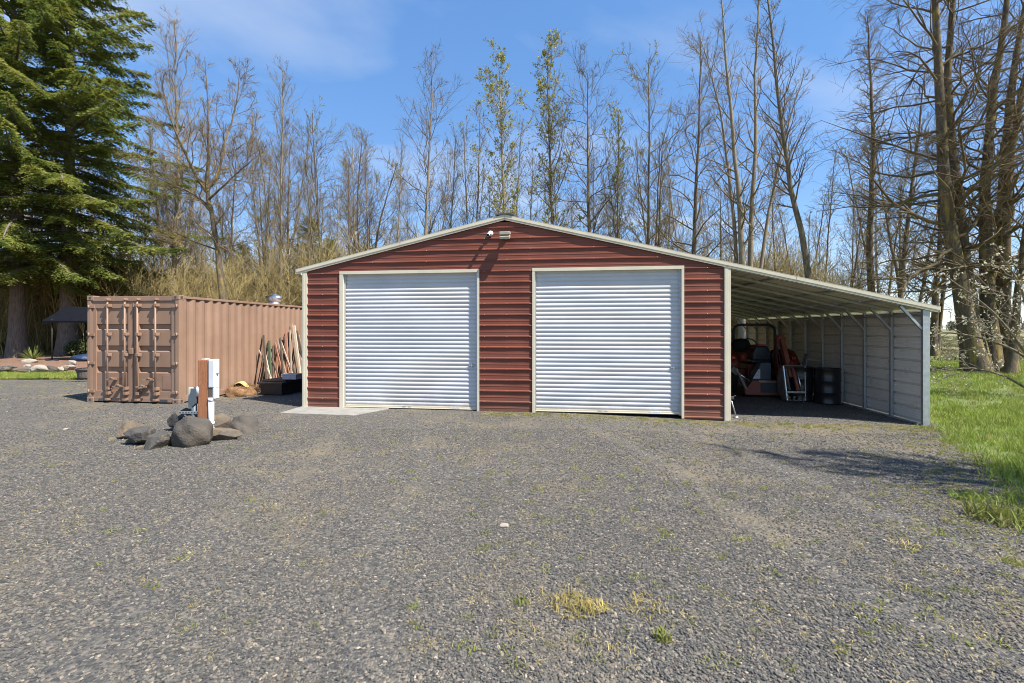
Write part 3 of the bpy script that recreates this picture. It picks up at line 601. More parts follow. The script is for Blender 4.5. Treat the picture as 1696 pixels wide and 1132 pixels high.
# ------------------------------------------------------------ shipping container
def build_container():
    W, H, LEN = 2.50, 2.61, 6.06
    p = LW(-10.36, 0.0, 0.0)
    g = thing('shipping_container', 'brown steel shipping container with closed double doors beside the garage', 'container', p, YAW)
    f = MB()
    f.box(0, 0.10, 0.0, 0.14, 0.12, H - 0.12); f.box(W - 0.10, W, 0.0, 0.14, 0.12, H - 0.12)
    f.box(0.10, W - 0.10, 0.0, 0.12, H - 0.135, H - 0.02); f.box(0.10, W - 0.10, 0.01, 0.12, 0.03, 0.125)
    f.box(0, 0.1, LEN - 0.14, LEN, 0.12, H - 0.12); f.box(W - 0.1, W, LEN - 0.14, LEN, 0.12, H - 0.12)
    f.box(0.1, W - 0.1, LEN - 0.1, LEN, H - 0.12, H - 0.02); f.box(0.1, W - 0.1, LEN - 0.1, LEN, 0.03, 0.14)
    for x0 in (0.0, W - 0.06): f.box(x0, x0 + 0.06, 0.14, LEN - 0.14, H - 0.08, H - 0.02); f.box(x0 + .005, x0 + 0.055, 0.14, LEN - 0.14, 0.03, 0.17)
    f.build('frame', 'container_paint', g, 0.006)
    MB().box(0.06, W - 0.06, 0.1, LEN - 0.1, 0.1, 0.17).build('floor', 'container_floor', g)
    rows = [[(x, y, H - 0.03 + (0.018 if int(k / 2) % 2 else 0.0)) for x in (0.06, W / 2, W - 0.06)] for k, y in enumerate(np.arange(0.12, LEN - 0.1, 0.07))]
    MB().rows(rows).build('roof_panel', 'container_paint', g)
    # corner castings with their oval holes
    def casting(x0, y0, z0):
        c = MB().box(x0, x0 + 0.178, y0, y0 + 0.162, z0, z0 + 0.118).build('corner_casting', 'container_paint', g, 0.01)
        MB().box(x0 + 0.06, x0 + 0.115, y0 - 0.003, y0 + 0.02, z0 + 0.035, z0 + 0.085).build('casting_hole', 'dark_cap', c); q = MB()
        xs = x0 + 0.178 if x0 > 1 else x0
        q.box(xs - 0.01, xs + 0.003, y0 + 0.05, y0 + 0.11, z0 + 0.03, z0 + 0.09); q.build('casting_hole', 'dark_cap', c)
    for x0 in (-0.006, W - 0.172):
        for y0 in (-0.008, LEN - 0.154):
            for z0 in (0.0, H - 0.116): casting(x0, y0, z0)
    # corrugated sides and front end
    def corr(n0, n1, f_, pitch=0.278, d=0.036):
        pts = []; s = n0
        while s < n1:
            for a, h in ((0, 0), (0.072, 0), (0.140, d), (0.210, d)):
                if s + a < n1: pts.append((s + a, h))
            s += pitch
        pts.append((n1, 0)); return pts
    for side in (0, 1):
        rows = []
        for z in np.linspace(0.165, H - 0.075, 9):
            r_ = []
            for s, h in corr(0.14, LEN - 0.14, 0):
                dent = 0.006 * math.sin(s * 3.3 + z * 4.1) * math.sin(z * 2.2 + s) if side else 0
                x = (W - 0.012 - h + dent) if side else (0.012 + h)
                r_.append((x, s, z))
            rows.append(r_)
        MB().rows(rows).build('side_panel', 'container_paint', g)
    rows = [[(s, LEN - 0.02 - h, z) for s, h in corr(0.1, W - 0.1, 0)] for z in (0.14, H - 0.12)]
    MB().rows(rows).build('end_panel', 'container_paint', g)
    # doors
    for k, (x0, x1) in enumerate(((0.115, W / 2 - 0.006), (W / 2 + 0.006, W - 0.115))):
        z0, z1 = 0.135, H - 0.145
        y0, y1 = 0.0, 0.0
        xa, xb = (x0 + 0.10, x1 - 0.13) if k == 0 else (x0 + 0.12, x1 - 0.10)
        rows = []
        lev = [(z0, 0)]
        for zc in (0.80, 1.32, 1.845):
            lev += [(zc - 0.075, 0), (zc - 0.045, 0.05), (zc + 0.060, 0.05), (zc + 0.075, 0)]
        lev.append((z1, 0))
        # pressed panel between flat stiles
        pm = MB(); rows = [[(xa, 0.045, z), (xa + 0.02, 0.045 + h, z), (xb - 0.02, 0.045 + h, z), (xb, 0.045, z)] for z, h in lev]
        pm.rows(rows)
        pm.box(x0, xa + 0.003, 0.022, 0.06, z0, z1); pm.box(xb - 0.003, x1, 0.022, 0.06, z0, z1)
        pm.box(xa + .003, xb - .003, 0.022, 0.06, z1 - 0.16, z1); pm.box(xa + .003, xb - .003, 0.022, 0.06, z0, z0 + 0.15)
        d = pm.build('door', 'container_paint', g)
        ga = MB(); ga.box(x0 - 0.012, x0 + 0.004, 0.012, 0.05, z0 - 0.01, z1 + 0.01); ga.box(x1 - 0.004, x1 + 0.005, 0.012, 0.05, z0 - 0.01, z1 + 0.01)
        ga.box(x0, x1, 0.012, 0.05, z1 - 0.002, z1 + 0.012); ga.box(x0, x1, 0.012, 0.05, z0 - 0.012, z0 + 0.002); ga.build('gasket', 'container_paint', d)
        for fx in ((0.247, 0.437) if k == 0 else (0.573, 0.768)):
            x = fx * W
            b = MB(); b.tube([(x, -0.05, 0.06), (x, -0.05, H - 0.07)], 0.019, 10); b.build('locking_bar', 'container_paint', d)
            for z in (0.09, H - 0.10):
                MB().box(x - 0.04, x + 0.04, -0.085, 0.012, z - 0.024, z + 0.024).build('bar_cam', 'container_paint', d, 0.004)
            for z in (0.24, H - 0.24, 0.66 * H - 0.05, 0.45 * H, 0.36):
                MB().box(x - 0.028, x + 0.05, -0.072, 0.022, z - 0.035, z + 0.035).build('bar_bracket', 'container_paint', d, 0.004)
        xs = [(0.247 * W, 0.437 * W), (0.573 * W, 0.768 * W)][k]
        for j, (z, xa_, xb_) in enumerate(((0.57, xs[0] + 0.0, xs[0] + 0.30), (0.40, xs[1] - 0.30, xs[1])) if k == 0 else ((0.57, xs[1] - 0.30, xs[1]), (0.40, xs[0], xs[0] + 0.30))):
            h = MB(); h.bar((xa_, -0.09, z), (xb_, -0.09, z + 0.012), 0.016, 0.035)
            xm = (xa_ + xb_) / 2; h.box(xm - 0.05, xm + 0.06, -0.105, 0.03, z + 0.024, z + 0.036); h.box(xm - 0.02, xm + 0.02, -0.11, -0.06, z + 0.036, z + 0.06)
            h.build('door_handle', 'container_paint', d, 0.003)
        hx = 0.06 if k == 0 else W - 0.06; sg = 1 if k == 0 else -1
        for z in (0.27, 0.96, 1.66, 2.34):
            h = MB(); h.prism([(hx - 0.05 * sg, z - 0.012), (hx + 0.02 * sg, z - 0.03), (hx + 0.13 * sg, z - 0.03), (hx + 0.13 * sg, z + 0.03), (hx - 0.05 * sg, z + 0.03)][::sg], -0.006, 0.022, Matrix(((1, 0, 0, 0), (0, 0, 1, 0), (0, 1, 0, 0), (0, 0, 0, 1))))
            h.tube([(hx - 0.01 * sg, -0.012, z - 0.05), (hx - 0.01 * sg, -0.012, z + 0.045)], 0.017, 8)
            h.build('hinge', 'container_paint', d)
        if k == 1:
            MB().box(x1 - 0.36, x1 - 0.11, 0.035, 0.043, 0.34, 0.68).build('data_plate', 'plate_faded', d)
            MB().box(xs[0] + 0.13, xs[0] + 0.165, -0.1, -0.062, 0.37, 0.43).build('padlock', 'bright_steel', d, 0.006)
            MB().box(x0 - 0.09, x0 + 0.02, -0.02, 0.018, 1.19, 1.33).build('lock_box', 'container_paint', d, 0.006)
    for x in (0.32, 2.0): MB().box(x, x + 0.19, -0.004, 0.03, 0.035, 0.10).build('fork_pocket', 'dark_cap', g)
    # whirling roof vent
    v = MB(); v.lathe([(0.15, 0), (0.15, 0.10), (0.13, 0.11)], 24, (W - 0.55, 4.35, H - 0.02)); vent = v.build('roof_vent', 'galvanised', g)
    b = MB(); cx, cy, cz = W - 0.55, 4.35, H + 0.09
    for k in range(28):
        q = 2 * math.pi * k / 28; q2 = q + 0.20
        rows = []
        for t in np.linspace(0.0, 1.0, 8):
            r_ = 0.15 + 0.065 * math.sin(math.pi * min(1, t * 1.02)) - 0.10 * max(0, t - 0.75) * 4 * 0.9; z = cz + 0.25 * t
            rows.append([(cx + r_ * math.cos(q + t * .25), cy + r_ * math.sin(q + t * .25), z), (cx + (r_ + 0.012) * math.cos(q2 + t * .25), cy + (r_ + 0.012) * math.sin(q2 + t * .25), z)])
        b.rows(rows, True)
    b.lathe([(0.0, cz + 0.262), (0.06, cz + 0.258), (0.09, cz + 0.235)], 20, (cx, cy, 0)); b.build('turbine', 'bright_steel', vent)
build_container()

# ------------------------------------------------------------ utility post and its ring of rocks
def build_post():
    g = thing('utility_post', 'reddish cedar post carrying electrical boxes and white conduit among rocks', 'utility post', (-5.20, 7.75, 0), R(-2))
    MB().box(-0.095, 0.085, -0.075, 0.075, -0.2, 1.275).build('wooden_post', 'cedar', g, 0.008)
    MB().box(-0.05, 0.03, -0.06, 0.04, 1.276, 1.292).build('post_cap', 'paint_white', g, 0.006)
    x0, x1, y0, y1 = 0.092, 0.202, -0.085, 0.035
    b = MB(); b.box(x0, x1, y0, y1, 0.80, 1.285); b.box(x0 + 0.07, x1, y0, y1, 0.62, 0.80)
    e = b.build('meter_box', 'box_grey_white', g, 0.008)
    MB().box(x0 + 0.01, x1 - 0.012, y0 - 0.010, y0 - 0.002, 0.82, 1.27).build('cover', 'box_grey_white', e, 0.004)
    MB().box(x0 - 0.002, x0 + 0.068, y0 + 0.005, y1, 0.64, 0.798).build('window', 'smoked_glass', e)
    MB().lathe([(0.0, 0.03), (0.022, 0.026), (0.024, 0.0)], 12, (x1, -0.03, 1.06), 'x').build('knob', 'pvc_white', e)
    c = MB(); c.tube([(0.125, -0.06, -0.1), (0.125, -0.06, 0.64)], 0.043, 16); cd = c.build('conduit', 'pvc_white', g)
    for z in (0.10, 0.20, 0.60): MB().tube([(0.125, -0.06, z - 0.02), (0.125, -0.06, z + 0.03)], 0.049, 16).build('coupling', 'pvc_white', cd)
    # grey riser with its rounded cover, cream pedestal and a small lamp cap
    r = MB(); r.tube([(-0.20, -0.02, -0.1), (-0.20, -0.02, 0.56)], 0.04, 14); r.build('riser_pipe', 'slate_blue', g)
    poly = [(-0.27, 0.60), (-0.255, 0.53), (-0.225, 0.50), (-0.18, 0.50), (-0.14, 0.54), (-0.125, 0.62), (-0.125, 0.78), (-0.15, 0.79), (-0.22, 0.79), (-0.235, 0.66)]
    r = MB(); r.prism(poly, -0.075, -0.0, Matrix(((1, 0, 0, 0), (0, 0, 1, 0), (0, 1, 0, 0), (0, 0, 0, 1)))); r.build('riser_cover', 'slate_blue', g)
    MB().box(-0.31, -0.225, -0.02, 0.05, 0.44, 0.80).build('pedestal', 'pvc_cream', g, 0.01)
    MB().tube([(-0.105, -0.04, 0.66), (-0.105, -0.04, 0.80), (-0.085, -0.04, 0.85)], [0.042, 0.045, 0.02], 12).build('hydrant_cap', 'pvc_white', g)
    s = MB(); s.box(-0.44, -0.078, -0.062, -0.055, 0.365, 0.405); st = s.build('strut', 'galvanised', g)
    for k in range(7): MB().box(-0.425 + k * 0.05, -0.398 + k * 0.05, -0.0645, -0.0625, 0.376, 0.394).build('slot', 'dark_cap', st)
build_post()
GR = 'rocks ringed round the utility post'
def GP(px, py, z=0.0): Y = 754 * (1.8 - z) / (py - 545); return Vector(((px - 848) / 754 * Y, Y, z))
rock('large rounded dark grey boulder in front of the cedar post', (-4.98, 7.12, 0.17), (0.27, 0.24, 0.27), 3, 'basalt_round', (0.1, 0.3, 0.4), GR, 3, 0.6)
rock('square grey basalt block left of the round boulder', (-5.38, 6.98, 0.11), (0.26, 0.24, 0.19), 5, 'basalt', (0, 0.05, 0.35), GR, 20)
rock('grey angular rock with flat lit face and dark left side', (-5.83, 7.15, 0.14), (0.30, 0.27, 0.23), 8, 'basalt', (0.2, -0.35, 0.9), GR, 20)
rock('long brown-topped rock at the far left of the ring', (-6.25, 7.55, 0.10), (0.36, 0.2, 0.20), 12, 'tan_rock', (0.15, -0.25, 0.3), GR, 20)
rock('tall dark split slab leaning behind the round boulder', (-5.85, 8.1, 0.17), (0.30, 0.2, 0.33), 17, 'basalt', (0.2, 0.5, 0.8), GR, 20)
rock('black jagged stone wedged against the split slab', (-5.55, 7.8, 0.18), (0.22, 0.2, 0.28), 19, 'basalt', (0.3, 0.2, 1.9), GR, 20)
rock('grey-brown rock just right behind the white conduit', (-5.30, 8.25, 0.12), (0.26, 0.22, 0.2), 23, 'tan_rock', (0, 0.2, 0.2), GR, 20)
rock('rounded dark rock at the right end of the ring', (-4.70, 7.95, 0.09), (0.30, 0.22, 0.19), 29, 'basalt_round', (0, 0.25, -0.2), GR, 5, 0.3)
rock('long tan rock lying in front right of the conduit', (-4.72, 7.42, 0.08), (0.33, 0.2, 0.18), 31, 'tan_rock', (0.1, -0.05, 0.25), GR, 14)
rock('fist-sized brown stone at the front of the square block', (-5.55, 6.80, 0.02), (0.07, 0.06, 0.05), 43, 'tan_rock', (0, 0, 0.4), GR, 8, sub=3)
rock('small brown stone left of the long brown-topped rock', (-6.48, 7.35, 0.02), (0.08, 0.06, 0.05), 44, 'tan_rock', (0, 0, 1.4), GR, 8, sub=3)
rock('small grey stone right of the long tan rock', (-4.42, 7.38, 0.02), (0.08, 0.07, 0.05), 45, 'basalt', (0, 0, 2.4), GR, 8, sub=3)
rock('small pale chip of rock at the foot of the conduit', (-5.06, 7.28, 0.03), (0.09, 0.07, 0.07), 37, 'pale_rock', (0, 0, 0.4), GR, 6, sub=3)
rock('small flat brown stone between the two left rocks', (-6.02, 7.2, 0.03), (0.13, 0.10, 0.06), 41, 'tan_rock', (0, 0, 0.4), GR, 6, sub=3)
for i, (px, py, s, lb) in enumerate(((835, 873, .05, 'pale flat pebble lying alone on the open gravel in front of garage'), (475, 303 + 405, .055, 'small cream stone on gravel left of the rock ring'), (108, 705, .06, 'tan stone on dusty gravel at far left of the lot'))):
    if i == 1: px, py = 110, 712
    if i == 2: continue
    p = GP(px, py); rock(lb, (p.x, p.y, gz(p.x, p.y) + 0.012), (s, s * .7, s * .4), 50 + i, 'pale_rock', (0, 0, i), None, 6, sub=2, name='stone')

# ------------------------------------------------------------ between container and garage: trough, stakes, straw
def build_trough():
    g = thing('plastic_trough', 'black plastic trough full of stakes between container and garage', 'trough', LW(-6.62, 1.62), YAW + R(-6))
    w_, l_, h_ = 0.33, 2.5, 0.30
    b = MB()
    for (x0, x1, y0, y1) in ((-w_, w_, 0, 0.03), (-w_, w_, l_ - 0.03, l_), (-w_, -w_ + 0.03, 0.03, l_ - 0.03), (w_ - 0.03, w_, 0.03, l_ - 0.03)): b.box(x0, x1, y0, y1, 0.02, h_)
    b.box(-w_ + .03, w_ - .03, 0.03, l_ - .03, 0.02, 0.06)
    b.build('tub', 'black_plastic', g)
    for (x0, x1, y0, y1) in ((-w_ - .07, w_ + .07, -0.07, 0.04), (-w_ - .07, w_ + .07, l_ - .04, l_ + .07), (-w_ - .07, -w_ + .03, .04, l_ - .04), (w_ - .03, w_ + .07, .04, l_ - .04)):
        MB().box(x0, x1, y0, y1, h_, h_ + 0.05).build('rim', 'black_plastic', g, 0.006)
    for y in np.arange(0.10, l_ - 0.05, 0.105): MB().box(-w_ - .05, w_ + .05, y, y + 0.035, h_ + 0.052, h_ + 0.085).build('slat', 'black_plastic', g)
    for x in (-w_ - .03, w_ - 0.0): MB().box(x, x + 0.03, 0.0, l_, h_ + 0.087, h_ + 0.105).build('rail', 'black_plastic', g)
build_trough()
def build_stakes():
    S = [  # top (pixel-measured wall place as v, z), base v, material, thickness, label
        (2.95, 1.58, 1.75, 'wood_dark', .045, 'dark weathered stake at the left end of the leaning bundle'),
        (2.75, 1.15, 1.95, 'wood_pale', .022, 'thin pale cane crossing the left end of the leaning bundle'),
        (3.0, 1.12, 1.85, 'wood_pale', .03, 'short whitish stick beside the dark left stake'),
        (3.2, 1.40, 2.05, 'post_green', .05, 'green metal post leaning among the wooden stakes'),
        (3.25, 1.12, 2.2, 'wood_grey', .035, None), (3.4, 1.25, 2.1, 'wood_dark', .04, None),
        (3.5, 1.34, 2.5, 'wood_rust', .03, None), (3.55, 1.22, 2.3, 'wood_rust', .028, None), (3.65, 1.1, 2.45, 'wood_grey', .03, None),
        (3.75, 1.48, 2.35, 'wood_dark', .045, None), (3.8, 1.38, 2.7, 'wood_pale', .028, None), (3.9, 1.2, 2.55, 'wood_rust', .03, None),
        (4.05, 1.66, 2.8, 'wood_rust', .05, 'rust-brown board leaning near the middle of the bundle'),
        (4.1, 1.45, 3.0, 'wood_grey', .035, None), (4.2, 1.5, 2.9, 'wood_dark', .06, None),
        (4.35, 1.93, 3.1, 'wood_grey', .05, 'tall grey board, highest of the leaning stakes'), (4.5, 1.88, 3.2, 'wood_pale', .05, 'pale wide board leaning at the tall right end'),
        (4.45, 1.7, 3.35, 'post_green', .045, 'dark green studded fence post beside the tall boards'), (4.65, 1.7, 3.5, 'wood_dark', .05, None), (4.75, 1.55, 3.6, 'wood_grey', .045, None), (3.1, 1.25, 2.35, 'wood_dark', .03, None), (3.35, 1.0, 1.95, 'wood_rust', .03, None), (3.6, 1.42, 2.75, 'wood_grey', .04, None), (3.95, 1.52, 3.05, 'wood_dark', .04, None), (4.25, 1.75, 2.6, 'wood_grey', .04, None), (4.6, 1.4, 3.3, 'wood_pale', .03, None)]
    for i, (vt, zt, vb, m, t, lb) in enumerate(S):
        a = LW(-6.95 + 0.40 * rnd.random(), vb, 0.10); b = LW(-7.80, vt, zt)
        d = (b - a); b = b + d.normalized() * 0.03
        o = MB(); o.bar(a, b, t * 1.45, t * rnd.uniform(0.6, 1.1), (0, 1, 0.2)); ob = o.build('stake', m, None)
        tag(ob, lb or {'wood_dark': 'thin dark stake', 'wood_rust': 'thin rust-brown stake', 'wood_grey': 'thin grey-brown stake', 'wood_pale': 'thin pale stake'}[m] + (' in the left half' if vt < 3.6 else ' in the right half') + ' of the bundle leaning on the container', 'stake', 'stakes leaning in the black trough')
build_stakes()
def build_small_left():
    g = thing('storage_bin', 'small pale lavender plastic bin resting on the black trough', 'bin', LW(-6.28, 2.05, 0.405), YAW)
    b = MB()
    for q in ((-.2, .2, -.15, -.14), (-.2, .2, .14, .15), (-.2, -.19, -.14, .14), (.19, .2, -.14, .14)): b.box(*q, 0, 0.14)
    b.box(-.19, .19, -.14, .14, 0, 0.01); b.build('tub', 'bin_lavender', g)
    for q in ((-.22, .22, -.17, -.15), (-.22, .22, .15, .17), (-.22, -.2, -.15, .15), (.2, .22, -.15, .15)): MB().box(*q, 0.125, 0.145).build('rim', 'bin_lavender', g)
    # straw heap
    p = LW(-7.42, 1.55, 0.0); me = rock_mesh('straw', 71, (0.36, 0.42, 0.26), 'straw_brown', 3, 0.7)
    g = thing('straw_heap', 'low heap of brown straw against the container base', 'heap', p, YAW)
    o = part('mound', me, g); o.location = (0, 0, 0.06)
    V = []; F = []
    for k in range(900):
        q = rnd.uniform(0, 6.28); el = rnd.uniform(0.05, 1.4); c = Vector((0.35 * math.cos(q) * math.cos(el), 0.41 * math.sin(q) * math.cos(el), 0.06 + 0.25 * math.sin(el)))
        d = Vector((rnd.gauss(0, 1), rnd.gauss(0, 1), rnd.gauss(0, .35))).normalized() * rnd.uniform(.04, .12); s = Vector((0, 0, 0.004))
        b = len(V); V += [c - d, c + d, c + d + s, c - d + s]; F.append((b, b + 1, b + 2, b + 3))
    st = part('strands', np_mesh('strands', np.array([tuple(v) for v in V]), np.array(F), mats=['straw_brown']), g); tag(st, kind='stuff')
    rows = [[(-.16 + .32 * a + .03 * math.sin(b * 9), -.12 + .24 * b, .02 + .05 * math.sin(a * 5 + b * 3) * math.cos(b * 4) - .12 * (a - .5) ** 2) for a in np.linspace(0, 1, 9)] for b in np.linspace(0, 1, 8)]
    o = MB().rows(rows, True).build('cloth_rag', 'sack_yellow'); o.location = LW(-7.36, 1.45, 0.315); o.rotation_euler = (0.1, 0.1, 0.4)
    md = o.modifiers.new('thick', 'SOLIDIFY'); md.thickness = 0.012
    tag(o, 'crumpled yellow rag lying on top of the straw heap', 'rag')
build_small_left()

# ------------------------------------------------------------ under the lean-to: tractor with backhoe, drums, jack
def build_tractor():
    g = thing('tractor', 'red tractor with a folded backhoe parked under the lean-to', 'tractor', LW(6.82, 3.3, -0.08), YAW)
    # rear wheels
    for sx in (-1, 1):
        cx = sx * 0.80; cy = 1.25; rz = 0.60
        t = MB(); pr = [(0.36, -0.16), (0.48, -0.19), (0.57, -0.185), (0.60, -0.15), (0.60, 0.15), (0.57, 0.185), (0.48, 0.19), (0.36, 0.16)]
        t.lathe(pr, 36, (cx, cy, rz), 'x'); wh = t.build('wheel', 'tyre', g)
        lg = MB()
        for k in range(22):
            a = 2 * math.pi * k / 22
            for s2 in (-1, 1):
                m = Matrix.Translation((cx, cy, rz)) @ Matrix.Rotation(a + (0.14 if s2 > 0 else 0), 4, 'X')
                lg.bar(m @ Vector((0.0, 0, 0.61)), m @ Vector((0.18 * s2, 0.10, 0.585)), 0.045, 0.05)
        tag(lg.build('tread', 'tyre', wh), kind='stuff')
        MB().lathe([(0.0, -0.05 * sx), (0.12, -0.06 * sx), (0.2, 0.02 * sx), (0.36, 0.1 * sx), (0.37, 0.15 * sx)], 24, (cx, cy, rz), 'x').build('rim', 'faded_red', wh)
        f = MB(); rows = []
        for a in np.linspace(R(15), R(165), 12): rows.append([(cx + x, cy - 0.68 * math.cos(a), rz + 0.68 * math.sin(a)) for x in (-0.2, -0.1, 0.1, 0.2)])
        f.rows(rows, True); fe = f.build('fender', 'tractor_red', g); md = fe.modifiers.new('t', 'SOLIDIFY'); md.thickness = 0.02
        MB().box(cx - 0.05, cx + 0.05, cy - 0.72, cy - 0.66, rz + 0.42, rz + 0.50).build('tail_light', 'tail_light', g, 0.01)
    for sx in (-1, 1):
        t = MB(); t.lathe([(0.2, -0.1), (0.34, -0.11), (0.37, -0.07), (0.37, 0.07), (0.34, 0.11), (0.2, 0.1)], 28, (sx * 0.62, 3.0, 0.37), 'x'); wh = t.build('wheel', 'tyre', g)
        MB().lathe([(0.0, 0.0), (0.2, 0.03), (0.21, 0.09)], 20, (sx * 0.62, 3.0, 0.37), 'x').build('rim', 'faded_red', wh)
    b = MB(); b.box(-0.28, 0.28, 0.9, 3.2, 0.45, 0.85); b.box(-0.62, 0.62, 1.15, 1.35, 0.5, 0.7); b.box(-0.55, 0.55, 2.95, 3.05, 0.33, 0.43); b.build('chassis', 'tractor_red', g, 0.02)
    b = MB(); b.prism([(1.75, 0.86), (3.3, 0.8), (3.35, 1.2), (2.9, 1.32), (1.75, 1.4)], -0.33, 0.33, Matrix(((0, 0, 1, 0), (1, 0, 0, 0), (0, 1, 0, 0), (0, 0, 0, 1)))); b.build('hood', 'tractor_red', g, 0.04)
    # operator seat, steering wheel, roll bar
    s = MB(); s.prism([(-0.25, 0.98), (0.25, 0.98), (0.24, 1.22), (0.15, 1.40), (-0.15, 1.40), (-0.24, 1.22)], 0.62, 0.74, Matrix(((1, 0, 0, 0), (0, 0, 1, 0), (0, 1, 0, 0), (0, 0, 0, 1)))); st = s.build('seat', 'seat_navy', g, 0.05)
    MB().box(-0.26, 0.26, 0.66, 1.18, 0.90, 1.0).build('seat_cushion', 'seat_navy', st, 0.04)
    MB().box(-0.11, 0.11, 0.61, 0.75, 1.405, 1.44).build('seat_label', 'tail_light', st, 0.01)
    b = MB(); pts = [(0.2 * math.cos(a), 1.55 + 0.1 * math.sin(a), 1.42 + 0.16 * math.sin(a)) for a in np.linspace(0, 6.283, 20)]; b.tube(pts, 0.016, 6, False); b.build('steering_wheel', 'dark_cap', g)
    ro = MB(); pts = [(-0.58, 1.2, 0.75), (-0.58, 1.2, 1.75)] + [(-0.58 + 0.2 * (1 - math.cos(a)), 1.2, 1.80 + 0.2 * math.sin(a)) for a in np.linspace(0.2, 1.57, 6)] + [(0.58 - 0.2 * (1 - math.cos(a)), 1.2, 1.80 + 0.2 * math.sin(a)) for a in np.linspace(1.57, 0.2, 6)] + [(0.58, 1.2, 1.75), (0.58, 1.2, 0.75)]
    ro.tube(pts, 0.038, 10); ro.build('roll_bar', 'dark_cap', g)
    # red mudguard bulge and hydraulic tank left of the seat
    MB().tube([(-0.50, 0.72, 0.95), (-0.50, 0.72, 1.2)], [0.13, 0.11], 14).build('hydraulic_tank', 'tractor_red', g)
    # backhoe: frame, console, stabilisers, boom, dipper, bucket
    fr = MB(); fr.prism([(-0.62, 0.06), (0.56, 0.06), (0.60, 0.16), (0.44, 0.46), (-0.44, 0.46), (-0.66, 0.16)], 0.12, 0.5, Matrix(((1, 0, 0, 0), (0, 0, 1, 0), (0, 1, 0, 0), (0, 0, 0, 1))))
    bf = fr.build('backhoe_frame', 'faded_red', g, 0.02)
    MB().box(-0.24, 0.18, 0.105, 0.125, 0.14, 0.40).build('frame_opening', 'dark_cap', bf)
    MB().box(-0.30, 0.14, 0.08, 0.119, 0.42, 0.47).build('valve_bank', 'worn_steel', bf)
    c = MB(); c.prism([(-0.40, 0.47), (0.10, 0.47), (0.10, 0.94), (-0.16, 0.94), (-0.22, 0.80)], 0.28, 0.62, Matrix(((1, 0, 0, 0), (0, 0, 1, 0), (0, 1, 0, 0), (0, 0, 0, 1))))
    cs = c.build('control_console', 'slate_blue', bf, 0.015)
    lb = MB(); lb.prism([(-0.385, 0.50), (-0.19, 0.50), (-0.19, 0.76), (-0.24, 0.76)], 0.272, 0.279, Matrix(((1, 0, 0, 0), (0, 0, 1, 0), (0, 1, 0, 0), (0, 0, 0, 1)))); lb.build('warning_label', 'sticker_white', cs)
    for x in (-0.12, -0.04, 0.04):
        MB().tube([(x, 0.42, 0.92), (x + .01, 0.36, 1.12), (x + .01, 0.35, 1.15)], [0.008, 0.008, 0.022], 6).build('lever', 'dark_cap', cs)
    for sx in (-1, 1):
        s = MB(); s.bar((sx * 0.60, 0.16, 0.2), (sx * 0.90, 0.10, 0.80), 0.09, 0.07); s.bar((sx * 0.90, 0.10, 0.80), (sx * 0.98, 0.06, 0.66), 0.05, 0.22)
        sb = s.build('stabiliser', 'worn_steel', bf, 0.01)
        MB().tube([(sx * 0.50, 0.16, 0.43), (sx * 0.82, 0.12, 0.66)], 0.03, 8).build('ram', 'bright_steel', sb)
    k = MB(); k.box(0.18, 0.50, -0.02, 0.14, 0.12, 0.5); k.build('swing_post', 'faded_red', bf, 0.02)
    bo = MB()
    for x in (0.20, 0.40): bo.prism([(-0.02, 0.42), (0.16, 0.42), (0.42, 1.05), (0.30, 1.62), (0.18, 1.66), (0.20, 1.08)], x, x + 0.03, Matrix(((0, 0, 1, 0), (1, 0, 0, 0), (0, 1, 0, 0), (0, 0, 0, 1))))
    bm_ = bo.build('boom', 'tractor_red', bf)
    MB().box(0.232, 0.398, 0.10, 0.18, 0.5, 0.9).build('boom_web', 'tractor_red', bm_)
    MB().box(0.235, 0.395, 0.16, 0.34, 1.48, 1.70).build('boom_head', 'faded_red', bm_, 0.02)
    hs = MB(); hs.tube([(0.16, 0.3, 0.9), (0.06, 0.1, 1.2), (0.12, 0.0, 1.35), (0.22, 0.1, 1.2), (0.26, 0.1, 0.9)], 0.014, 6); hs.build('hose', 'dark_cap', bm_)
    dp = MB(); dp.bar((0.315, 0.16, 1.58), (0.315, -0.36, 0.60), 0.11, 0.14, (0, 1, 0.3)); dq = dp.build('dipper', 'faded_red', bf, 0.01)
    MB().tube([(0.36, -0.30, 1.0), (0.36, -0.66, 0.30)], 0.042, 12).build('bucket_ram', 'faded_red', dq)
    MB().tube([(0.43, -0.36, 0.95), (0.43, -0.68, 0.30)], 0.02, 10).build('ram_rod', 'bright_steel', dq)
    bu = MB(); prof = [(-0.60, 0.05), (-0.34, 0.03), (-0.16, 0.22), (-0.13, 0.50), (-0.22, 0.78), (-0.48, 0.92)]
    bu.rows([[(0.12 - 0.05 * min(1, z), y, z) for z0_ in (0,)] + [(0.33, y, z), (0.54 + 0.05 * min(1, z), y, z)] for y, z in prof], False)
    bu.add([(0.12 - 0.05 * z, y, z) for y, z in prof], [(0, 1, 2, 3, 4, 5)]); bu.add([(0.54 + 0.05 * z, y, z) for y, z in prof], [(5, 4, 3, 2, 1, 0)])
    bk = bu.build('bucket', 'worn_steel', bf); md = bk.modifiers.new('t', 'SOLIDIFY'); md.thickness = 0.018
    for x0_, x1_ in ((0.115, 0.072), (0.545, 0.588)): MB().bar((x0_, -0.61, 0.05), (x1_, -0.49, 0.92), 0.022, 0.045).build('side_edge', 'bright_steel', bk)
    MB().bar((0.10, -0.62, 0.26), (0.56, -0.62, 0.26), 0.03, 0.05).build('lip', 'bright_steel', bk)
    for i_ in range(4): MB().bar((0.15 + i_ * 0.12, -0.60, 0.03), (0.15 + i_ * 0.12, -0.66, 0.15), 0.05, 0.03).build('tooth', 'worn_steel', bk)
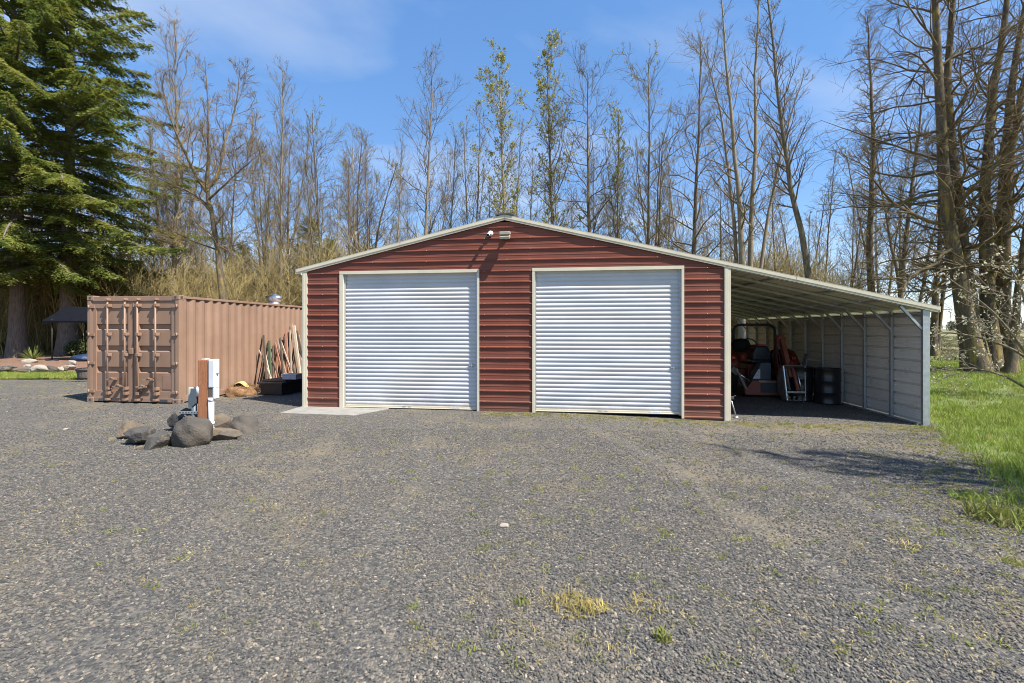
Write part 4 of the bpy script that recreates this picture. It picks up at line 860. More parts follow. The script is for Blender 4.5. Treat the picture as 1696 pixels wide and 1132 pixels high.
    MB().bar((0.22, -0.52, 0.3), (0.17, -0.40, 0.84), 0.04, 0.03).build('link', 'worn_steel', bk)
    return g
build_tractor()
def jacket():
    me = rock_mesh('jacket', 91, (0.27, 0.2, 0.19), 'cloth_black', 3, 0.8); o = link(bpy.data.objects.new('jacket', me)); o.location = LW(6.42, 4.45, 1.33)
    tag(o, 'black jacket bundled over the tractor behind its seat', 'jacket')
jacket()
def drum(loc, rz, label):
    g = thing('oil_drum', label, 'drum', loc, rz, 'black drums beside the tractor')
    pr = [(0.0, 0.0), (0.28, 0.0), (0.295, 0.01), (0.285, 0.03), (0.285, 0.27), (0.298, 0.29), (0.285, 0.31), (0.285, 0.56), (0.298, 0.58), (0.285, 0.60), (0.285, 0.845), (0.297, 0.865), (0.297, 0.88), (0.28, 0.88), (0.275, 0.86)]
    MB().lathe(pr, 40).build('barrel', 'drum_black', g)
    MB().lathe([(0.0, 0.862), (0.276, 0.862), (0.276, 0.85)], 40).build('lid', 'drum_black', g)
    MB().lathe([(0.0, 0.885), (0.035, 0.885), (0.04, 0.862)], 12, (0.17, 0, 0)).build('bung', 'black_plastic', g)
drum(LW(7.86, 2.62, -0.075), 0.4, 'shiny black drum against the lean-to wall right of the backhoe')
drum(LW(7.42, 3.05, -0.075), 1.9, 'black drum half hidden between the backhoe and another drum')
def small_right():
    b = MB(); b.bar(LW(7.46, 3.0, 0.80), LW(7.56, 3.05, 1.14), 0.05, 0.06); tag(b.build('angle_iron', 'dark_cap'), 'short dark bar standing up out of the rear drum', 'bar')
    g = thing('jack_stand', 'grey tubular trailer jack just inside the lean-to corner', 'jack', LW(4.80, 0.42, -0.08), YAW)
    MB().tube([(0.0, 0.0, 0.40), (0.10, -0.02, 0.03)], 0.015, 10).build('tube', 'galvanised', g)
    MB().lathe([(0.0, 0.02), (0.045, 0.02), (0.05, 0.0)], 16, (0.10, -0.02, 0)).build('foot', 'galvanised', g)
    MB().box(-0.05, 0.06, -0.03, 0.03, 0.38, 0.44).build('gear_head', 'dark_cap', g, 0.008)
    MB().tube([(0.02, 0.0, 0.42), (0.10, 0.0, 0.46), (0.10, 0, 0.42)], 0.008, 6).build('crank', 'dark_cap', g)
small_right()

# ------------------------------------------------------------ left yard: canopy, barrel, stones, yucca, tarp
def build_canopy():
    g = thing('shade_canopy', 'black fabric shade canopy on thin poles under the fir trees', 'canopy', (-23.35, 25.4, 0.03), R(-4))
    L2, D, ze, zr = 1.9, 1.0, 2.2, 3.0
    r = MB(); r.rows([[(-L2, -D, ze), (L2, -D, ze)], [(-L2 + .25, 0, zr), (L2 - .25, 0, zr)], [(-L2, D, ze), (L2, D, ze)]])
    r.add([(-L2, -D, ze), (-L2 + .25, 0, zr), (-L2, D, ze), (L2, -D, ze), (L2 - .25, 0, zr), (L2, D, ze)], [(0, 2, 1), (3, 4, 5)])
    f = r.build('roof_cloth', 'canopy_black', g); md = f.modifiers.new('t', 'SOLIDIFY'); md.thickness = 0.015
    for y in (-D, D): MB().box(-L2, L2, y - 0.012, y + 0.012, ze - 0.10, ze - 0.02).build('valance', 'canopy_black', g)
    for x in (-L2 + .45, L2 - 0.25):
        for y in (-D + .1, D - .1):
            MB().tube([(x, y, 0), (x, y, ze + .1)], 0.03, 8).build('pole', 'hoop_black', g)
    MB().tube([(-L2 + .45, -D + .1, 0.02), (-L2 + .45, -D + .1, 0.10)], [0.30, 0.24], 18).build('base_weight', 'hoop_black', g)
    MB().tube([(L2 - .25, -D + .1, 0.02), (L2 - .25, -D + .1, 0.10)], [0.30, 0.24], 18).build('base_weight', 'pale_rock', g)
build_canopy()
def build_left_small():
    o = link(bpy.data.objects.new('tarp_bundle', rock_mesh('tarp', 101, (0.62, 0.5, 0.28), 'tarp_blue', 5, 0.6))); o.location = (-23.5, 25.0, 0.18)
    tag(o, 'dark blue tarp-covered bundle beneath the shade canopy', 'tarp')
    g = thing('barrel_planter', 'half barrel planter on the grass left of the container', 'planter', (-15.2, 16.3, -0.02), 0)
    for k in range(18):
        a0, a1 = 2 * math.pi * k / 18 + 0.012, 2 * math.pi * (k + 1) / 18 - 0.012
        rows = [[(r * math.cos(a), r * math.sin(a), z) for a in (a0, (a0 + a1) / 2, a1)] for r, z in ((0.24, 0.0), (0.27, 0.15), (0.30, 0.32), (0.31, 0.42), (0.28, 0.42))]
        MB().rows(rows).build('stave', 'barrel_wood', g)
    for r, z in ((0.262, 0.07), (0.312, 0.35)): MB().lathe([(r, z - 0.02), (r + 0.006, z - 0.02), (r + 0.011, z + 0.03), (r, z + 0.03)], 36).build('hoop', 'hoop_black', g)
    MB().lathe([(0.0, 0.37), (0.28, 0.37), (0.285, 0.36)], 18).build('soil', 'soil', g)
    GS = 'stones edging the mulch bed'
    ST = [(10, 617, .42, .20, 'basalt', 'dark long stone at the left end of the bed edging'), (34, 617, .45, .14, 'tan_rock', 'flat brown slab in the bed edging below the yucca'), (46, 611, .22, .13, 'pale_rock', 'pale stone set behind the flat brown slab'),
          (67, 618, .36, .22, 'pale_rock', 'largest pale rounded boulder in the bed edging'), (87, 617, .28, .20, 'basalt_round', 'grey-brown round stone right of the pale boulder'), (99, 615, .17, .13, 'pale_rock', 'small pale stone right of the grey-brown one'),
          (108, 610, .20, .08, 'pale_rock', 'thin pale flat stone near the right end of edging'), (107, 614, .22, .12, 'tan_rock', 'low tan stone beneath the thin flat one'), (117, 612, .26, .15, 'pale_rock', 'tan boulder at the right turn of the edging'), (120, 606, .24, .2, 'pale_rock', 'upright pale stone at the back right of the edging'),
          (48, 604, .36, .19, 'pale_rock', 'white flat rock set in mulch in front of the yucca'), (51, 617, .12, .10, 'pale_rock', 'little white stone touching the big pale boulder')]
    for i, (px, py, s, h, m, lb) in enumerate(ST):
        p = GP(px, py); rock(lb, (p.x, p.y, h * 0.55), (s, s * 0.7, h), 120 + i, m, (0, 0, 0.3 * math.sin(i * 2.1)), GS, 6, 0.25, 'edging_stone', 3)
    def spiky(loc, n, L, label, name='yucca'):
        g = thing(name, label, 'yucca', loc)
        for k in range(n):
            q = rnd.uniform(0, 6.283); el = rnd.uniform(0.12, 1.35); d = Vector((math.cos(q) * math.cos(el), math.sin(q) * math.cos(el), math.sin(el))); s = Vector((-math.sin(q), math.cos(q), 0)); l = L * rnd.uniform(0.75, 1.05)
            rows = [[Vector(d * l * t + Vector((0, 0, -0.18 * l * t * t * (1 - el / 1.6)))) + s * (w_ * sg) for sg in (-1, 1)] for t, w_ in ((0.02, .016), (0.3, .026), (0.7, .018), (1.0, .002))]
            MB().rows(rows).build('leaf', 'yucca_leaf', g)
    spiky((-26.2, 24.9, 0.05), 70, 0.95, 'yellow-green spiky yucca in front of the big fir trunk')
    spiky((-27.9, 24.2, 0.05), 46, 0.8, 'spiky yucca cut off by the left edge of the picture')
build_left_small()

# ------------------------------------------------------------ trees
def tubes(branches, sides):
    """branches: list of (pts (n,3), radii (n)); returns V, F4 arrays; grouped and vectorised by length"""
    groups = {}
    for p, r in branches: groups.setdefault(len(p), []).append((p, r))
    Vs, Fs, off = [], [], 0
    for n, lst in groups.items():
        Pn = np.array([b[0] for b in lst], dtype=np.float64); Rn = np.array([b[1] for b in lst], dtype=np.float64); B = len(lst)
        T = np.gradient(Pn, axis=1); T /= np.linalg.norm(T, axis=2, keepdims=True) + 1e-9
        md = Pn[:, -1] - Pn[:, 0]; ref = np.where((np.abs(md[:, 2]) > 0.8 * np.linalg.norm(md, axis=1))[:, None], np.array([1.0, 0, 0]), np.array([0, 0, 1.0]))
        A = ref[:, None, :] - T * np.sum(ref[:, None, :] * T, axis=2, keepdims=True); A /= np.linalg.norm(A, axis=2, keepdims=True) + 1e-9
        Bn = np.cross(T, A); q = np.arange(sides) * 2 * np.pi / sides
        V = Pn[:, :, None, :] + Rn[:, :, None, None] * (A[:, :, None, :] * np.cos(q)[None, None, :, None] + Bn[:, :, None, :] * np.sin(q)[None, None, :, None])
        b = np.arange(B)[:, None, None] * n * sides; i = np.arange(n - 1)[None, :, None] * sides; k = np.arange(sides)[None, None, :]; k2 = (k + 1) % sides
        F = np.stack([b + i + k, b + i + k2, b + i + sides + k2, b + i + sides + k], -1).reshape(-1, 4) + off
        Vs.append(V.reshape(-1, 3)); Fs.append(F); off += B * n * sides
    return np.concatenate(Vs), np.concatenate(Fs)
def nrm(v): return v / (np.linalg.norm(v) + 1e-9)
def mkbranch(g, p, d, L, ra, rb, n, wob, up, tw=0.0):
    pts = [p]; d = nrm(d); st = L / n
    for i in range(n):
        d = nrm(d + g.normal(0, wob, 3) + np.array([0, 0, up])); pts.append(pts[-1] + d * st)
    t = np.linspace(0, 1, n + 1)
    return np.array(pts), ra + (rb - ra) * t ** 0.85
def along(pts, t):
    x = t * (len(pts) - 1); i = min(int(x), len(pts) - 2); f = x - i
    return pts[i] * (1 - f) + pts[i + 1] * f, nrm(pts[i + 1] - pts[i])
def side_dir(g, d, ang, az=None):
    a = np.array([0, 0, 1.0]) if abs(d[2]) < 0.9 else np.array([1.0, 0, 0]); x = nrm(np.cross(d, a)); y = np.cross(d, x)
    q = g.uniform(0, 6.283) if az is None else az
    return nrm(d * math.cos(ang) + (x * math.cos(q) + y * math.sin(q)) * math.sin(ang))
def grow(seed, stems, n1=40, t0=0.25, L1=4.0, ang=(0.9, 0.5), up=0.05, shape=0.7, n2=7, n3=5, n4=0, leaf=0, leaf_size=0.05, wob=0.10, rtw=0.006, limb_r=0.42, rmax=0.09, trunk_sides=9, min_in=0.12, oval=False):
    """stems: list of (pts list, r0, r1). Returns (trunk V,F), (crown V,F), leaf faces"""
    g = np.random.default_rng(seed); trunk = []; big = []; mid = []; fine = []; leaves = []
    for pts, r0, r1 in stems:
        pts = np.array([np.array(p, float) for p in pts])
        # resample with small wobble
        t = np.linspace(0, 1, 15); xs = np.linspace(0, 1, len(pts))
        rp = np.stack([np.interp(t, xs, pts[:, k]) for k in range(3)], 1); L = np.linalg.norm(pts[-1] - pts[0])
        for _ in range(2): rp[1:-1] = 0.25 * rp[:-2] + 0.5 * rp[1:-1] + 0.25 * rp[2:]
        rp[1:, :2] += np.cumsum(g.normal(0, 0.006 * L, (14, 2)), axis=0) * 0.35
        rad = r0 + (r1 - r0) * t ** 0.8; rad[0] *= 1.35; rad[1] *= 1.08
        trunk.append((rp, rad))
        nn = max(4, int(n1 / len(stems))); az0 = g.uniform(0, 6.28)
        for i in range(nn):
            tt = t0 + (0.985 - t0) * ((i + g.uniform(0, 1)) / nn); s = (tt - t0) / (1 - t0)
            p, d = along(rp, tt); rr = np.interp(tt, t, rad)
            a = ang[0] + (ang[1] - ang[0]) * s + g.normal(0, 0.12)
            dd = side_dir(g, d, a, az0 + i * 2.4 + g.normal(0, 0.4))
            l1 = L1 * ((1 - s) ** shape * 0.9 + 0.12) * (0.55 + 0.45 * min(1, s * 5 + 0.3)) * g.uniform(0.6, 1.15)
            if oval: l1 = L1 * (0.30 + 0.70 * math.sin(math.pi * min(1, s * 0.86 + 0.14)) ** 0.8) * g.uniform(0.35, 1.2)
            b, br = mkbranch(g, p, dd, l1, min(rr * limb_r, rmax, 0.022 * l1 + 0.012), rtw * 1.1, 7, wob, up); big.append((b, br))
            for j in range(max(2, int(n2 * (0.5 + l1 / L1)))):
                t2 = g.uniform(min_in, 1.0); p2, d2 = along(b, t2); l2 = l1 * (0.5 * (1.05 - t2) + 0.13) * g.uniform(0.6, 1.2)
                c, cr = mkbranch(g, p2, side_dir(g, d2, g.uniform(0.5, 1.0)), l2, max(rtw, np.interp(t2, np.linspace(0, 1, 8), br) * 0.6), rtw * 0.9, 4, wob * 1.2, up * 1.2); mid.append((c, cr))
                for k in range(n3):
                    t3 = g.uniform(0.1, 1.0); p3, d3 = along(c, t3); l3 = max(0.16, l2 * g.uniform(0.25, 0.6))
                    e, er = mkbranch(g, p3, side_dir(g, d3, g.uniform(0.4, 0.95)), l3, rtw * 0.9, rtw * 0.5, 2, wob * 1.5, up * 1.5); fine.append((e, er))
                    for q in range(n4):
                        p4, d4 = along(e, g.uniform(0.15, 1)); f, fr = mkbranch(g, p4, side_dir(g, d4, g.uniform(0.4, 1.0)), l3 * g.uniform(0.3, 0.7), rtw * 0.6, rtw * 0.45, 1, 0.1, 0.04); fine.append((f, fr))
                        if leaf and g.random() < leaf * 0.5: leaves.append(f[-1])
                    if leaf:
                        for q in range(3):
                            if g.random() < leaf: leaves.append(along(e, g.uniform(0.2, 1))[0])
    tv, tf = tubes(trunk, trunk_sides)
    V, F = tubes(big, 5); V2, F2 = tubes(mid, 4); F2 = F2 + len(V); V = np.concatenate([V, V2]); V3, F3 = tubes(fine, 3); F3 = F3 + len(V); V = np.concatenate([V, V3])
    F = np.concatenate([F, F2, F3]); mi = np.zeros(len(F), int)
    if leaves:
        Lp = np.array(leaves); n = len(Lp); a = g.normal(size=(n, 3)); a /= np.linalg.norm(a, axis=1, keepdims=True); b = np.cross(a, g.normal(size=(n, 3))); b /= np.linalg.norm(b, axis=1, keepdims=True)
        s = leaf_size * g.uniform(0.6, 1.3, (n, 1)); lv = np.stack([Lp, Lp + (a * .5 + b * .4) * s, Lp + a * s, Lp + (a * .5 - b * .4) * s], 1).reshape(-1, 3)
        lf = np.arange(n * 4).reshape(-1, 4) + len(V); V = np.concatenate([V, lv]); F = np.concatenate([F, lf]); mi = np.concatenate([mi, np.ones(n, int)])
    return (tv, tf), (V, F, mi)
def tree_meshes(name, seed, stems, bark, twig, leafm=None, **kw):
    (tv, tf), (V, F, mi) = grow(seed, stems, **kw)
    return np_mesh(name + '_trunk', tv, tf, mats=[bark], smooth=True), np_mesh(name + '_crown', V, F, mats=[twig] + ([leafm] if leafm else []), midx=mi, smooth=True)
def plant(name, meshes, loc, rz, sc_, label, cat='tree', group=None):
    o = thing(name, label, cat, loc, rz, group); o.scale = (sc_ if hasattr(sc_, '__len__') else (sc_,) * 3)
    part('trunk', meshes[0], o); part('crown', meshes[1], o); return o
def unique_tree(name, seed, base, stem_px, bark, twig, label, leafm=None, group=None, **kw):
    """a tree whose stems are given as places measured at their own distance"""
    b = Vector(base); st = [([Vector(p) - b for p in pts], r0, r1) for pts, r0, r1 in stem_px]
    return plant(name, tree_meshes(name, seed, st, bark, twig, leafm, **kw), b, 0, 1, label, 'tree', group)

def pole(H, r0, lean=0.0): return [([(0, 0, -0.1), (lean * .2, 0, H * .25), (lean * .5, 0.05, H * .5), (lean * .8, 0, H * .75), (lean, 0, H)], r0, 0.02)]
PROTO = {
    'alder': tree_meshes('alder', 1, pole(17, .15, .9), 'bark_pale', 'twig', n1=34, t0=.30, L1=3.4, ang=(.95, .45), up=.07, n2=7, n3=7, oval=True, wob=.14),
    'alder2': tree_meshes('alder2', 2, pole(16, .14, -1.0), 'bark_grey', 'twig', 'leaf_spring', leaf=.10, leaf_size=.08, n1=34, t0=.25, L1=3.8, ang=(1.1, .5), up=.06, n2=7, n3=7, oval=True, wob=.15),
    'slim': tree_meshes('slim', 3, pole(15, .10, .8), 'bark_grey', 'twig', n1=28, t0=.25, L1=2.6, ang=(.8, .4), up=.09, n2=6, n3=6, oval=True, wob=.14),
    'slim2': tree_meshes('slim2', 4, pole(14, .09, -.6), 'bark_pale', 'twig_pale', n1=30, t0=.3, L1=2.6, ang=(.75, .35), up=.11, n2=6, n3=6, oval=True, wob=.13),
    'bushy': tree_meshes('bushy', 5, [([(0, 0, 0), (-.3, .1, 4), (-1.0, .2, 9), (-1.5, .1, 13)], .13, .02), ([(0.1, 0, 0), (.6, -.1, 4), (1.2, 0, 8), (2.0, .1, 12)], .11, .02), ([(0, .1, 0), (.1, .5, 5), (.3, .8, 11)], .10, .02)], 'bark_grey', 'twig', 'leaf_spring', leaf=.14, leaf_size=.08, n1=54, t0=.2, L1=2.9, ang=(.9, .4), up=.09, n2=7, n3=6, oval=True, wob=.14),
    'bushy2': tree_meshes('bushy2', 6, [([(0, 0, 0), (-.5, .1, 3.5), (-1.2, .2, 8), (-2.0, .1, 12)], .14, .02), ([(0.1, 0, 0), (.2, -.1, 5), (.7, 0, 9), (.5, .1, 14)], .12, .02)], 'bark_moss', 'twig', 'leaf_spring', leaf=.12, leaf_size=.08, n1=52, t0=.2, L1=3.4, ang=(1.0, .5), up=.06, n2=7, n3=7, oval=True, wob=.15),
    'poplar': tree_meshes('poplar', 7, pole(19, .15, .5), 'bark_pale', 'twig_pale', n1=54, t0=.25, L1=3.2, ang=(.75, .35), up=.10, n2=7, n3=6, oval=True, wob=.12),
    'leafing': tree_meshes('leafing', 8, pole(18, .15, -.4), 'bark_pale', 'twig_pale', 'leaf_spring', n1=50, t0=.2, L1=3.2, ang=(.85, .4), up=.09, n2=7, n3=6, leaf=.75, leaf_size=.105, oval=True, wob=.13),
    'leafing2': tree_meshes('leafing2', 9, pole(17, .14, .5), 'bark_grey', 'twig', 'leaf_spring', n1=50, t0=.2, L1=3.4, ang=(.9, .4), up=.08, n2=7, n3=6, leaf=.65, leaf_size=.105, oval=True, wob=.14),
    'dark': tree_meshes('dark', 10, pole(17, .19, .7), 'bark_moss', 'twig', n1=44, t0=.22, L1=4.6, ang=(1.15, .6), up=.05, n2=9, n3=6, wob=.18, oval=True),
}
PH = {'alder': 17, 'alder2': 16, 'slim': 15, 'slim2': 14, 'bushy': 13, 'bushy2': 14, 'poplar': 19, 'leafing': 18, 'leafing2': 17, 'dark': 17}
def stand(kind, px, ytop, Y, rz, label, group=None, wide=1.0, tilt=(0, 0)):
    top = P(px, ytop, Y); s = top.z / PH[kind]
    o = plant('bare_tree', PROTO[kind], (top.x, Y, -0.1), rz, (s * wide, s * wide, s), label, 'tree', group); o.rotation_euler = (tilt[0], tilt[1], rz)
    return o
# trees that stand out in the photograph
stand('poplar', 285, 35, 33, .4, 'tall narrow bare poplar right of the big firs', wide=1.1)
stand('poplar', 465, 112, 34, 2.0, 'tall pale bare tree rising left of the garage eave', wide=.9)
stand('slim2', 440, 190, 36, 1.0, 'slender pale tree just left of the tall pale one')
stand('alder2', 540, 190, 36, .3, 'thin bare tree above the left garage eave')
stand('slim', 590, 265, 37, 3.0, 'short slim bare tree over the left roof slope')
stand('alder', 693, 92, 32, .0, 'lone tall thin bare tree left of the roof peak', wide=.95)
stand('slim', 785, 175, 36, 1.2, 'thin dark bare tree just left of the leafing pair')
stand('leafing', 845, 88, 32, .5, 'tree with yellow-green spring leaves above the roof peak')
stand('leafing2', 918, 66, 33, 1.6, 'taller leafing tree right of the roof peak')
stand('dark', 982, 105, 31, 2.4, 'dark spreading bare tree right of the leafing pair')
stand('leafing2', 1022, 190, 36, 3.9, 'small yellowish leafing tree behind the right roof slope', wide=.9)
stand('alder2', 1075, 108, 33, 1.1, 'straight dark bare tree above the right door')
stand('dark', 1145, 62, 30, .2, 'bare tree with crooked crown above garage corner', wide=.9)
Y = 27
unique_tree('bare_tree', 31, (P(1232, 600, Y).x, Y, 0), [([P(1232, 595, Y), P(1228, 420, Y), P(1212, 260, Y), P(1196, 120, Y), P(1185, -20, Y)], .22, .03), ([P(1238, 595, Y + .3), P(1243, 400, Y + .3), P(1250, 250, Y + .3), P(1252, 100, Y + .3), P(1262, -60, Y + .3)], .20, .03), ([P(1228, 595, Y + .6), P(1222, 380, Y + .6), P(1200, 200, Y + .6), P(1160, 60, Y + .6)], .16, .02), ([P(1240, 595, Y + .5), P(1270, 350, Y + .5), P(1300, 230, Y + .5), P(1330, 120, Y + .5)], .14, .02)],
            'bark_pale', 'twig', 'clump of several bare stems behind the garage lean-to corner', n1=110, t0=.25, L1=3.4, ang=(.9, .5), up=.07, n2=7, n3=5, wob=.12)
Y = 23
unique_tree('bare_tree', 32, (P(1352, 600, Y).x, Y, 0), [([P(1352, 595, Y), P(1342, 450, Y), P(1316, 350, Y), P(1304, 280, Y), P(1290, 170, Y), P(1276, 50, Y), P(1262, -60, Y)], .19, .03)],
            'bark_grey', 'twig', 'smooth grey leaning tree above the lean-to roof', n1=46, t0=.35, L1=3.4, ang=(.9, .5), up=.08, n2=7, n3=5, wob=.12)
Y = 27
unique_tree('bare_tree', 33, (P(1442, 600, Y).x, Y, 0), [([P(1442, 595, Y), P(1441, 400, Y), P(1446, 250, Y), P(1440, 120, Y), P(1436, 20, Y)], .24, .015)],
            'bark_moss', 'twig', 'ivy-tangled broken trunk behind the lean-to eave', n1=130, t0=.12, L1=1.5, ang=(1.2, .9), up=.02, n2=6, n3=4, wob=.2, shape=.15)
Y = 30
unique_tree('bare_tree', 34, (P(1485, 600, Y).x, Y, 0), [([P(1482, 595, Y), P(1490, 450, Y), P(1503, 330, Y), P(1512, 240, Y), P(1525, 120, Y)], .20, .03)],
            'bark_moss', 'twig', 'thin mossy tree leaning right behind the lean-to eave', n1=46, t0=.25, L1=3.0, ang=(1.0, .5), up=.06, n2=7, n3=4)
Y = 25
unique_tree('bare_tree', 35, (P(1545, 600, Y).x, Y, 0), [([P(1546, 590, Y), P(1550, 480, Y), P(1556, 400, Y), P(1552, 300, Y)], .20, .07), ([P(1552, 590, Y + .3), P(1562, 470, Y + .3), P(1575, 380, Y + .3)], .13, .05)],
            'bark_moss', 'twig', 'mossy twin-stemmed tree just right of the lean-to corner', n1=60, t0=.3, L1=3.6, ang=(1.1, .7), up=.03, n2=7, n3=5, wob=.14)
Y = 19.4
unique_tree('maple_tree', 36, (P(1612, 612, Y).x, Y, -.05), [([P(1618, 616, Y), P(1604, 540, Y), P(1590, 480, Y), P(1574, 380, Y), P(1560, 280, Y), P(1549, 170, Y), P(1545, 60, Y), P(1540, -90, Y), P(1530, -240, Y)], .40, .05), ([P(1626, 616, Y + .4), P(1612, 520, Y + .4), P(1597, 400, Y + .4), P(1580, 250, Y + .4), P(1566, 110, Y + .4), P(1580, -20, Y + .4), P(1600, -200, Y + .4)], .34, .05)],
            'bark_moss', 'twig', 'big mossy maple leaning left at the right of the lawn', n1=60, t0=.24, L1=6.2, ang=(1.3, .95), up=.02, n2=10, n3=6, n4=1, wob=.22, rtw=.007, shape=.3, rmax=.10, limb_r=.4, trunk_sides=14)
Y = 19.8
unique_tree('maple_tree', 37, (P(1652, 614, Y).x, Y, -.05), [([P(1640, 608, Y), P(1636, 500, Y), P(1634, 380, Y), P(1640, 260, Y), P(1656, 120, Y), P(1676, 0, Y), P(1690, -160, Y)], .33, .05), ([P(1655, 615, Y + .3), P(1654, 500, Y + .3), P(1662, 350, Y + .3), P(1668, 200, Y + .3), P(1690, 60, Y + .3), P(1730, -120, Y + .3)], .36, .05), ([P(1666, 615, Y), P(1670, 480, Y), P(1678, 330, Y), P(1700, 180, Y), P(1740, 0, Y)], .33, .05)],
            'bark_moss', 'twig', 'cluster of thick mossy maple trunks at the right edge', n1=78, t0=.22, L1=4.8, ang=(1.25, .9), up=.02, n2=9, n3=6, n4=1, wob=.22, rtw=.007, shape=.3, rmax=.09, limb_r=.4, trunk_sides=14)
Y = 18.9
unique_tree('maple_tree', 38, (P(1672, 618, Y).x, Y, -.05), [([P(1671, 620, Y), P(1684, 540, Y), P(1694, 440, Y), P(1712, 300, Y), P(1730, 150, Y)], .19, .04)],
            'bark_moss', 'twig', 'slim dark stem leaning right beside the maple cluster', n1=30, t0=.3, L1=3.4, ang=(1.0, .6), up=.04, n2=7, n3=5, wob=.15)
Y = 23
unique_tree('maple_tree', 39, (P(366, 600, Y).x, Y, 0), [([P(374, 595, Y), P(370, 480, Y), P(360, 410, Y), P(350, 350, Y), P(343, 310, Y), P(342, 240, Y), P(346, 170, Y), P(340, 95, Y)], .20, .012), ([P(343, 312, Y), P(362, 290, Y + .2), P(372, 240, Y + .5), P(392, 180, Y + 1), P(398, 110, Y + 1)], .10, .012), ([P(344, 318, Y), P(322, 290, Y - .2), P(300, 240, Y - .6), P(280, 190, Y - .8), P(268, 130, Y - .8)], .10, .012), ([P(350, 345, Y), P(320, 320, Y + .5), P(270, 300, Y + .8), P(225, 270, Y + .8)], .07, .010), ([P(346, 330, Y), P(390, 290, Y - .5), P(430, 255, Y - .8)], .06, .010), ([P(362, 415, Y), P(320, 400, Y + .6), P(280, 380, Y + .9)], .05, .010)],
            'bark_moss', 'twig', 'forked mossy tree behind the container', n1=150, t0=.22, L1=2.1, ang=(1.0, .6), up=.05, n2=7, n3=6, wob=.18, rtw=.007, shape=.3)
unique_tree('bare_tree', 40, (9.6, 3.3, -.08), [([(9.6, 3.3, -.1), (9.65, 3.4, 3), (9.5, 3.3, 6), (9.6, 3.4, 9.8)], .09, .015), ([(9.65, 3.3, 0), (9.9, 3.6, 3), (10.0, 3.6, 8.5)], .07, .015)],
            'bark_grey', 'twig', 'small bare tree past the right edge shading the gravel', n1=64, t0=.25, L1=2.6, ang=(.65, .35), up=.08, n2=8, n3=4, rtw=.011)
# the wood behind: slender trunks, each a tree
GW = 'bare trees of the wood behind the garage'
kinds = ['alder', 'alder2', 'slim', 'slim2', 'bushy', 'bushy2', 'slim', 'poplar', 'dark', 'bushy']
xs_ = np.concatenate([np.linspace(-20, 620, 40), np.linspace(600, 1200, 25), np.linspace(1180, 1500, 10)])
for i, px in enumerate(xs_):
    k = kinds[int(npr.integers(len(kinds)))]; Yd = npr.uniform(31, 48)
    yt = (npr.uniform(190, 340) if px < 640 else npr.uniform(215, 330)) if px < 1180 else npr.uniform(200, 380)
    look = {'alder': 'pale-trunked bare tree', 'alder2': 'grey bare tree with loose crown', 'slim': 'slim grey bare tree', 'slim2': 'slim pale bare tree', 'bushy': 'many-stemmed bare tree', 'bushy2': 'mossy twin-stemmed bare tree', 'poplar': 'upswept pale bare tree', 'dark': 'dark spreading bare tree'}[k]
    where = 'in the wood behind the great firs' if px < 200 else 'in the wood behind the container' if px < 500 else 'in the wood over the left garage eave' if px < 660 else 'in the wood behind the roof peak' if px < 900 else 'in the wood over the right roof slope' if px < 1200 else 'in the wood behind the lean-to'
    stand(k, px + npr.uniform(-9, 9), yt, Yd, npr.uniform(0, 6.28), look + ' ' + where, GW, npr.uniform(.7, 1.2), (npr.normal(0, .045), npr.normal(0, .05)))

# white-flowering plum reaching in from the right edge
Y = 12.4
b0 = (14.4, Y, -.08)
unique_tree('plum_tree', 61, b0, [([b0, (13.9, Y - .1, 1.2), (12.9, Y - .1, 2.4), (11.7, Y, 3.3)], .06, .012), ([b0, (14.2, Y, 1.0), (13.2, Y + .2, 1.5), (12.0, Y + .3, 1.75), (11.5, Y + .3, 1.5)], .05, .01), ([b0, (14.4, Y + .2, 1.4), (14.1, Y + .1, 3.0), (13.2, Y, 4.0)], .06, .012), ([b0, (13.6, Y + .1, .5), (12.7, Y + .2, .75), (11.6, Y + .4, .55)], .04, .008), ([b0, (14.9, Y + .2, 1.5), (15.2, Y, 3.4)], .05, .01)],
            'bark_grey', 'twig_pale', 'plum branches with sparse white blossom at the right edge', 'blossom', n1=60, t0=.3, L1=1.1, ang=(.8, .6), up=.03, n2=4, n3=3, leaf=.7, leaf_size=.055, wob=.16, rtw=.005)

